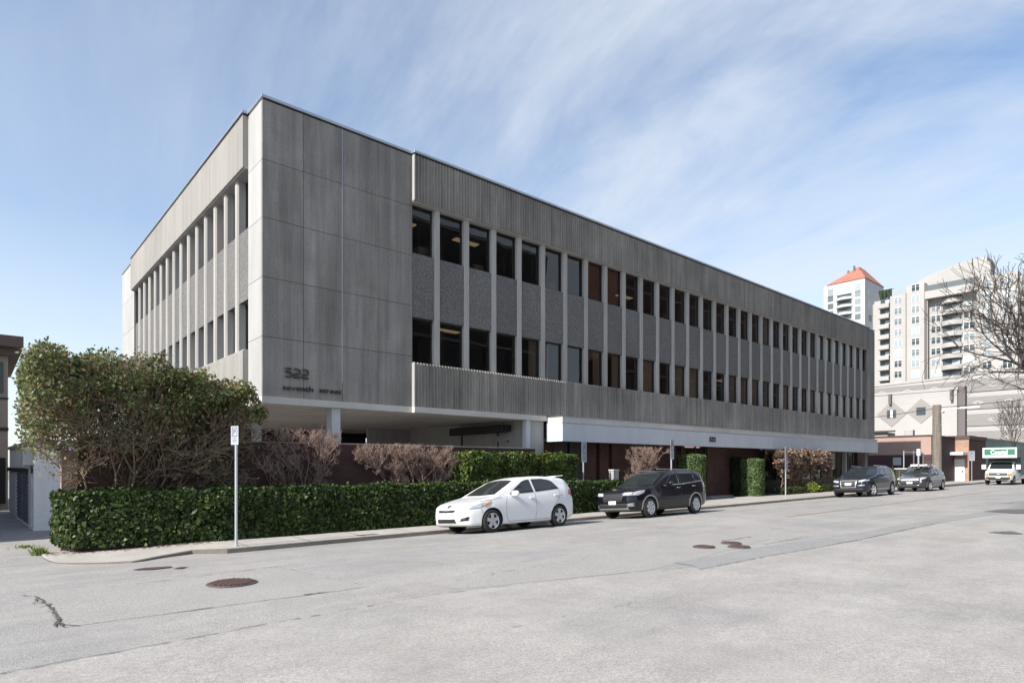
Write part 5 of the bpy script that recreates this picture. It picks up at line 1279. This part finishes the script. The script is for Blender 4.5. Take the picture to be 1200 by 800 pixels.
m = MB(); m.box(75.22, 75.3, 17.25, 18.35, .36, 2.62); dd = m.build('door', M['white_pure'], rb)
m = MB(); m.box(75.16, 75.22, 17.35, 17.45, 1.3, 1.5); m.build('handle', M['frame'], dd)
m = MB(); m.box(73.6, 75.3, 17.0, 19.0, 3.02, 3.30); m.build('door_canopy', M['white_pure'], rb, bevel=.02)
m = MB(); m.box(74.0, 75.3, 18.45, 18.55, .36, 3.0); m.build('screen_wall', M['brick_tan'], rb)
M['teal'] = mat('teal_cladding', (.12, .20, .185), .6, var=[((.15, .15, .3), 4, .25)])
tb = empty('teal_shed', (82.2, 17.6, .3), 'long teal green shed running behind the truck', 'building')
m = MB(); m.box(82.2, 135, 17.6, 30, .2, 4.9); m.build('wall', M['teal'], tb)
m = MB(); m.box(82.15, 135, 17.5, 30, 4.9, 5.05); m.box(90, 120, 17.55, 17.62, 2.4, 2.7); m.build('flashing', M['conc_light'], tb)
# chain link posts and fence in the lane
fp = empty('lane_fence', (60, 17.3, .2), 'grey pipe fence in front of the maroon wall', 'fence')
m = MB()
for x in (58.5, 61.0, 63.5): m = MB(); m.tube((x, 17.6, .1), (x, 17.6, 3.2), .045, .045, 8); m.build('post', M['steel'], fp)
m = MB(); m.tube((58.5, 17.6, 3.1), (63.5, 17.6, 3.1), .03); m.tube((58.5, 17.6, 1.6), (63.5, 17.6, 1.6), .025); m.build('rail', M['steel'], fp)
lp = empty('lamp_post', (58.0, 16.4, .25), 'slim white lamp post standing behind the grey car', 'lamp post')
m = MB(); m.tube((58.0, 16.4, .1), (58.0, 16.4, 3.1), .07, .07, 8); m.build('post', M['steel'], lp); m = MB(); m.box(57.88, 58.12, 16.25, 16.5, 2.75, 3.3); m.build('lamp_head', M['white_pure'], lp, bevel=.03)
pt = empty('yucca_plant', (53.2, 16.9, .2), 'spiky green plant between the dark blue suv and the dark grey car', 'plant')
m = MB()
for k in range(150):
    a = rng.random()*6.28; e = rng.uniform(.2, 1.4); L_ = rng.uniform(.6, 1.25); b = Vector((53.2+rng.normal()*.5, 16.9+rng.normal()*.3, .2+rng.random()*.7)); d = Vector((math.cos(a)*math.cos(e), math.sin(a)*math.cos(e), math.sin(e)))
    s = d.cross(Vector((0, 0, 1))).normalized()*.025; m.face([b-s, b+s, b+d*L_*.7+s*.7, b+d*L_]); 
m.build('leaves', M['leaf_bright'], pt)
cb = empty('trash_bin', (54.5, 16.2, .25), 'dark covered bin standing behind the dark blue suv', 'bin')
m = MB(); m.box(54.5, 55.6, 16.2, 17.0, .25, 1.65); m.build('body', M['trim'], cb, bevel=.04); m = MB(); m.box(54.45, 55.65, 16.15, 17.05, 1.65, 1.75); m.build('lid', M['steel'], cb, bevel=.02)

# cream wall with diamonds (-X face)
M['cream'] = mat('cream_stucco', (.352, .340, .322), .85, var=[((.15, .15, .15), 4, .05), ((.3, .3, 3), 3, .03)]); M['taupe'] = mat('taupe_stucco', (.255, .238, .222), .85, var=[(.5, 3, .05)])
M['band'] = mat('grey_brown_band', (.225, .213, .205), .85, var=[((.3, .3, 2.5), 3, .05)]); M['far_glass'] = mat('far_window_glass', (.22, .26, .28), .35, spec=.4, objrand=.7)
M['far_glass_dark'] = mat('far_dark_glass', (.04, .055, .06), .3, spec=.4, objrand=.4); M['mullion'] = mat('window_frame_white', (.55, .56, .56), .6); M['dark_side'] = mat('dark_side_wall', (.13, .115, .115), .9)
Xd = 90.0
db = empty('diamond_hall', (Xd, 21, .3), 'cream hall with two taupe diamonds round dark square windows', 'building')
m = MB(); yr = onX(1121.5, 500, Xd).y; m.box(Xd, Xd+2.2, yr, 60, .2, 11.15); m.build('wall', M['cream'], db)
m = MB(); m.box(Xd-.08, Xd+2.3, yr-.1, 60, 11.15, 11.45); m.build('parapet', M['cream'], db)
m = MB(); m.box(Xd+.3, Xd+1.1, yr-.75, yr-.005, .2, 11.6); m.build('end_tower', M['dark_side'], db)
for cxp, cyp, wpx in ((1045, 485, 17.5), (1079.5, 481.5, 17.5)):
    c = onX(cxp, cyp, Xd); e = onX(cxp-wpx, cyp, Xd).y-c.y; hh = e*1.0
    m = MB(); m.extr([(Xd-.06, c.y-e, c.z), (Xd-.06, c.y, c.z-hh*.95), (Xd-.06, c.y+e, c.z), (Xd-.06, c.y, c.z+hh*.95)], (.058, 0, 0)); d_ = m.build('diamond', M['taupe'], db)
    w = e*.30; m = MB(); m.box(Xd-.12, Xd-.062, c.y-w, c.y+w, c.z-w*.95, c.z+w*.95); m.build('window', M['far_glass_dark'], d_)
    if cxp < 1060: m = MB(); m.box(Xd-.14, Xd-.121, c.y-w*.25, c.y+w*.2, c.z-w*.9, c.z+w*.9); m.build('mullion', M['white_pure'], d_)
for yy in (onX(1044, 470, Xd).y, onX(1116, 466, Xd).y):
    m = MB(); m.box(Xd-.5, Xd-.0801, yy-.15, yy+.15, 9.9, 11.2); m.build('wall_lamp', M['dark_side'], db)
# banded car park
Xp = 110.0
pk = empty('parking_garage', (Xp, 25, .3), 'wide car park with grey brown bands and small pale diamonds', 'parking garage')
ya_, yb_ = 6.0, 62.0
ya_ = onX(1215, 500, Xp).y
m = MB(); m.box(Xp+.15, Xp+40, ya_, yb_, .2, onX(1160, 437.5, Xp).z); m.build('wall', M['cream'], pk)
zz = [onX(1160, q, Xp).z for q in (443.5, 457.5, 463.5, 478, 484, 498, 504.5, 520)]
bands = [(zz[1], zz[0]), (zz[3], zz[2]), (zz[5], zz[4]), (zz[7], zz[6]), (.4, zz[7]-.9)]
for lo, hi in bands:
    m = MB(); m.box(Xp, Xp+.148, ya_, yb_, lo, hi); b_ = m.build('band', M['band'], pk)
    m = MB(); cz = (lo+hi)/2
    for k in range(12):
        cy_ = ya_+1.2+k*3.6+(1.8 if bands.index((lo, hi)) % 2 else 0)
        for j, s in ((0, 1), ):
            m = MB(); m.extr([(Xp-.03, cy_-.75, cz), (Xp-.03, cy_, cz-.32), (Xp-.03, cy_+.75, cz), (Xp-.03, cy_, cz+.32)], (.028, 0, 0))
            m.extr([(Xp-.06, cy_-.3, cz), (Xp-.06, cy_, cz-.13), (Xp-.06, cy_+.3, cz), (Xp-.06, cy_, cz+.13)], (.028, 0, 0), 1)
            m.build('diamond', [M['cream'], M['band']], b_)
# ------------------------------------------------------------------ cream apartment tower
Xt = 180.0
def YT(px): return onX(px, 500, Xt).y
def ZT_(px, py): return onX(px, py, Xt).z
tw = empty('apartment_tower', (Xt, YT(1110), 0), 'cream apartment tower with stacked balconies and a curved gable', 'building')
yl, yr_ = YT(1026), YT(1215)
m = MB()
zl = ZT_(1050, 346); zm = ZT_(1075, 333); zc = ZT_(1110, 334)
m.box(Xt+1.6, Xt+26, YT(1022), YT(1043), 0, ZT_(1035, 350)); m.box(Xt, Xt+26, YT(1043), YT(1062.5), 0, zl); m.box(Xt-.5, Xt+26, YT(1062.5), YT(1084), 0, zm)
m.box(Xt+1.5, Xt+26, YT(1084), YT(1145), 0, zc); m.box(Xt-.3, Xt+26, YT(1145), YT(1193), 0, ZT_(1165, 322)); m.box(Xt+1.5, Xt+26, YT(1193), yr_-3, 0, ZT_(1190, 322))
m.build('wall', M['cream'], tw)
# curved gable
a0, a1 = YT(1072), YT(1154); cz0 = ZT_(1110, 330); poly = []
for i in range(15):
    t = i/14; y = a0+(a1-a0)*t; z = ZT_(1072+82*t, 0) if False else (ZT_(1072, 329)+(ZT_(1154, 298)-ZT_(1072, 329))*(math.sin(t*math.pi/2))**.7)
    poly.append((Xt+2.0, y, z))
poly = [(Xt+2.0, a0, cz0-3)]+poly+[(Xt+2.0, a1, cz0-3)]
m = MB(); m.extr(poly, (8, 0, 0)); m.build('gable', M['cream'], tw)
m = MB(); m.box(Xt-.9, Xt+1.5, YT(1147), YT(1085), ZT_(1115, 346), ZT_(1115, 337)); m.build('top_balcony', M['cream'], tw)
m = MB(); m.box(Xt-.6, Xt-.55, YT(1147), YT(1085), ZT_(1115, 337), ZT_(1115, 330)); m.build('glass_rail', M['far_glass'], tw)
m = MB(); m.box(Xt+.6, Xt+3, YT(1160), YT(1150), zc, ZT_(1155, 306)); m.build('roof_box', M['cream'], tw)
m = MB(); m.box(Xt-.65, Xt-.45, YT(1087), YT(1085), 0, zm-.3); m.box(Xt-.62, Xt-.45, YT(1063), YT(1062.3), 0, zl); m.build('pilaster', M['dark_side'] , tw)
fh = (ZT_(1073, 379)-ZT_(1073, 391.6))
def win_stack(px0, px1, pyc, n, hpx, off, rows0=0):
    for k in range(n):
        pc = (px0+px1)/2
        zc_ = ZT_(pc, pyc)-k*fh; hh = hpx/12.5*fh/2; y0_, y1_ = YT(px1), YT(px0)
        m = MB(); m.box(Xt+off-.06, Xt+off, y0_, y1_, zc_-hh, zc_+hh); f_ = m.build('window', M['mullion'], tw)
        g = MB(); w = (y1_-y0_); q = 2 if w < 2.6 else 3
        for j in range(q):
            a = y0_+w*(j+.08)/q; b = y0_+w*(j+.92)/q
            g.box(Xt+off-.10, Xt+off-.061, a, b, zc_-hh*.85, zc_+hh*.25); g.box(Xt+off-.10, Xt+off-.061, a, b, zc_+hh*.35, zc_+hh*.85)
        g.build('pane', M['far_glass'] if rng.random() < .8 else M['far_glass_dark'], f_)
win_stack(1048, 1057, 352, 10, 8.5, 0); win_stack(1069, 1078.5, 337.5, 11, 8.5, -.5); win_stack(1089, 1100.5, 346.5, 10, 8, 1.5)
win_stack(1127, 1141, 340, 10, 8, 1.5); win_stack(1151.5, 1163, 333, 11, 8.5, -.3); win_stack(1175, 1187, 330, 11, 8.5, -.3)
def balcony_stack(px0, px1, pyc, n, off, curved):
    for k in range(n):
        z = ZT_((px0+px1)/2, pyc)-k*fh; y0_, y1_ = YT(px1), YT(px0)
        m = MB()
        if curved:
            P = [(Xt+off, y0_)]+[(Xt+off-.55-1.0*math.sin(math.pi*i/8), y0_+(y1_-y0_)*i/8) for i in range(9)]+[(Xt+off, y1_)]
            m.prism(P, z-.28, z); b = m.build('balcony', M['cream'], tw)
            r_ = MB()
            for (xa_, ya__), (xb_, yb__) in zip(P[1:-1], P[2:-1]): r_.face([(xa_+.03, ya__, z), (xb_+.03, yb__, z), (xb_+.03, yb__, z+.85), (xa_+.03, ya__, z+.85)])
            r_.build('railing', M['cream'] if True else M['far_glass'], b)
        else:
            m.box(Xt+off-1.6, Xt+off, y0_, y1_, z-.25, z+.85); b = m.build('balcony', M['cream'], tw)
        d = MB(); d.box(Xt+off-.05, Xt+off-.001, y0_+.2, y1_-.2, z+.86, z+fh-.35); d.build('balcony_door', M['far_glass_dark'], b)
        w = MB(); w.box(Xt+off-.09, Xt+off-.051, y0_+(y1_-y0_)*.12, y0_+(y1_-y0_)*.5, z+.9, z+fh-.7); w.build('door_pane', M['far_glass'], b)
balcony_stack(1028.5, 1041.5, 359.5, 9, 1.6, False); balcony_stack(1101.5, 1126, 352.5, 9, 1.5, True); balcony_stack(1194, 1207, 350, 9, 1.5, True)
m = MB(); m.box(Xt-1.0, Xt+1.5, YT(1145), YT(1101), ZT_(1120, 463), ZT_(1120, 447)); m.build('podium_parapet', M['taupe'], tw)
m = MB()
for q in (1030, 1034, 1038.5, 1041): b = Vector((Xt+2, YT(q), ZT_(1035, 350))); m.tube(b, b+Vector((0, 0, 2.6)), .3, .8, 6); 
m.build('roof_planter', M['leaf_cone_dark'], tw)
m = MB(); m.box(Xt+.2, Xt+.3, YT(1062), YT(1045), zl, ZT_(1053, 337)); m.build('roof_screen', M['far_glass'], tw)
# ------------------------------------------------------------------ white tower with a red hipped roof
Xr = 260.0
M['tower_white'] = mat('tower_white_render', (.44, .435, .43), .8)
def YR(px): return onX(px, 500, Xr).y
def ZR(px, py): return onX(px, py, Xr).z
rt_ = empty('red_roof_tower', (Xr, YR(990), 0), 'white apartment tower with a red hipped roof', 'building')
ytop = ZR(1013, 325.5); y0_, y1_ = YR(1013.5), YR(965.5); dpt = 20
m = MB(); m.box(Xr, Xr+dpt, y0_, y1_, 0, ytop); m.build('wall', M['tower_white'], rt_)
M['red_tile'] = mat('red_roof_tile', (.33, .13, .09), .8, var=[(.6, 3, .15)])
ym = YR(999.5); zr = ZR(999, 313)
m = MB(); e = [(Xr-.3, y0_-.3, ytop), (Xr+dpt, y0_-.3, ytop), (Xr+dpt, y1_-1.2, ytop), (Xr-.3, y1_-1.2, ytop)]; pk1 = (Xr+6, ym, zr+1.4); pk2 = (Xr+12, ym, zr+1.4)
m.face([e[0], e[3], pk1]); m.face([e[0], e[1], pk2, pk1]); m.face([e[1], e[2], pk2]); m.face([e[3], e[2], pk2, pk1]); m.build('roof', M['red_tile'], rt_)
m = MB()
for q, h in ((989, .2), (996, 1.6), (1003, .4)): m.box(Xr+4, Xr+4.6, YR(q)-.3, YR(q)+.3, zr-3, zr+h); 
m.build('chimney', M['dark_side'], rt_)
fr = ZR(990, 347)-ZR(990, 355.8)
for k in range(12):
    z = ZR(988, 351)-k*fr
    P = [(Xr, YR(999))]+[(Xr-.3-1.3*math.sin(math.pi*i/8), YR(999)+(YR(980)-YR(999))*i/8) for i in range(9)]+[(Xr, YR(980))]
    m = MB(); m.prism(P, z-.25, z+.75); b = m.build('balcony', M['tower_white'], rt_)
    d = MB(); d.box(Xr-.05, Xr-.001, YR(998), YR(981), z+.8, z+fr-.4); d.build('balcony_door', M['far_glass_dark'], b)
    for a, c in ((970, 976.5), (1002, 1008.5)):
        m = MB(); m.box(Xr-.06, Xr-.001, YR(c), YR(a), z+.1, z+fr*.75); m.build('window', M['far_glass'], rt_)
for a, c in ((970, 976.5), (981, 998), (1002, 1008.5)):
    m = MB(); m.box(Xr-.06, Xr-.001, YR(c), YR(a), ZR(988, 345), ZR(988, 336)); m.build('window', M['far_glass'], rt_)
for k in range(3):
    m = MB(); m.box(Xr+4, Xr+7, y0_-.05, y0_-.001, ytop-6-k*5, ytop-3.5-k*5); m.build('window', M['far_glass'], rt_)
m = MB(); m.box(Xr+8, Xr+22, y0_-4, y0_-.05, 0, ytop-9); m.build('side_wing', M['cream'], rt_)
EXPO = .76; SKYV = 1.20; SKYS = .106; SAT = .96; CLC = (4.5, 4.9, 5.4, 1); HZC = (5.0, 5.3, 5.6, 1)
CL = (12, 1.0, .34, .32, .66, 5.0, 3.0, 5.0, 1.2)
# ------------------------------------------------------------------ sun, sky, camera
EL, AZB = R(37), R(.04)
sd = Vector((-math.cos(EL)*math.cos(AZB), math.cos(EL)*math.sin(AZB), math.sin(EL)))
l = bpy.data.lights.new('sun', 'SUN'); l.energy = 4.5; l.angle = R(.55); l.color = (1, .95, .88)
lo = bpy.data.objects.new('sun', l); COL.objects.link(lo); lo.rotation_euler = sd.to_track_quat('Z', 'Y').to_euler(); lo.location = (-30, 10, 40)
w = bpy.data.worlds.new('World'); scene.world = w; w.use_nodes = True; nt = w.node_tree
bg = nt.nodes['Background']; sky = nt.nodes.new('ShaderNodeTexSky'); sky.sky_type = 'NISHITA'; sky.sun_disc = False
sky.sun_elevation = EL; sky.sun_rotation = math.atan2(sd.x, sd.y); sky.altitude = 10; sky.air_density = 1.0; sky.dust_density = .6; sky.ozone_density = 1.3
bg.inputs['Strength'].default_value = SKYS
tc = nt.nodes.new('ShaderNodeTexCoord'); sp = nt.nodes.new('ShaderNodeSeparateXYZ'); nt.links.new(tc.outputs['Generated'], sp.inputs[0])
def mth(op, a, b=None, clamp=False):
    n = nt.nodes.new('ShaderNodeMath'); n.operation = op; n.use_clamp = clamp
    for i, q in enumerate((a, b)):
        if q is None: continue
        if isinstance(q, (int, float)): n.inputs[i].default_value = q
        else: nt.links.new(q, n.inputs[i])
    return n.outputs[0]
zc = mth('ADD', mth('MAXIMUM', sp.outputs[2], 0.0), .16)
cx_ = mth('DIVIDE', sp.outputs[0], zc); cy_ = mth('DIVIDE', sp.outputs[1], zc)
cb_ = nt.nodes.new('ShaderNodeCombineXYZ'); nt.links.new(cx_, cb_.inputs[0]); nt.links.new(cy_, cb_.inputs[1])
def cloud(ang, sx, sy, det, lo_, hi_, off=(0, 0, 0), dist=.6):
    mp = nt.nodes.new('ShaderNodeMapping'); mp.inputs['Rotation'].default_value = (0, 0, ang); mp.inputs['Scale'].default_value = (sx, sy, 1); mp.inputs['Location'].default_value = off
    nt.links.new(cb_.outputs[0], mp.inputs[0]); n = nt.nodes.new('ShaderNodeTexNoise'); n.inputs['Scale'].default_value = 1; n.inputs['Detail'].default_value = det; n.inputs['Roughness'].default_value = .62; n.inputs['Distortion'].default_value = dist
    nt.links.new(mp.outputs[0], n.inputs['Vector']); return _mr(nt, n.outputs['Fac'], lo_, hi_, 0, 1)
big_ = cloud(R(CL[0]), CL[1], CL[2], 7, CL[3], CL[4], (CL[5], CL[6], 0))
wisp = cloud(R(CL[0]+8), CL[1]*2.0, CL[2]*2.4, 9, .36, .80, (4.3, 2.2, 0), 1.2)
wide = cloud(0, .35, .35, 2, .35, .62, (CL[7], CL[8], 0), .2)
hz = _mr(nt, sp.outputs[2], 0.0, .32, .75, 0.0)
c1 = mth('MULTIPLY', mth('ADD', mth('MULTIPLY', big_, .62), mth('MULTIPLY', wisp, .38)), mth('ADD', mth('MULTIPLY', wide, .8), .2))
# more cloud towards +X (the right of the picture)
rt = _mr(nt, sp.outputs[0], .0, .85, .55, 1.6)
c2 = mth('MULTIPLY', c1, rt)
cov = mth('MULTIPLY', c2, 1.15, True)
mx = nt.nodes.new('ShaderNodeMix'); mx.data_type = 'RGBA'; mx.clamp_factor = True; nt.links.new(cov, mx.inputs[0])
sat = nt.nodes.new('ShaderNodeHueSaturation'); sat.inputs['Saturation'].default_value = SAT; sat.inputs['Value'].default_value = SKYV; nt.links.new(sky.outputs[0], sat.inputs['Color'])
nt.links.new(sat.outputs[0], mx.inputs[6]); mx.inputs[7].default_value = CLC
m2 = nt.nodes.new('ShaderNodeMix'); m2.data_type = 'RGBA'; m2.clamp_factor = True; nt.links.new(hz, m2.inputs[0]); nt.links.new(mx.outputs[2], m2.inputs[6]); m2.inputs[7].default_value = HZC
nt.links.new(m2.outputs[2], bg.inputs[0])
cam = bpy.data.cameras.new('camera'); co = bpy.data.objects.new('camera', cam); COL.objects.link(co)
co.location = (0, 0, CAMZ); co.rotation_euler = (R(90), 0, -math.atan2(FX, FY)); cam.sensor_width = 36; cam.lens = F/1200*36; cam.shift_y = (HY-400)/1200
cam.clip_end = 8000; scene.camera = co
scene.render.engine = 'CYCLES'
vs = scene.view_settings; vs.view_transform = 'Standard'; vs.look = 'None'; vs.exposure = EXPO; vs.gamma = 1
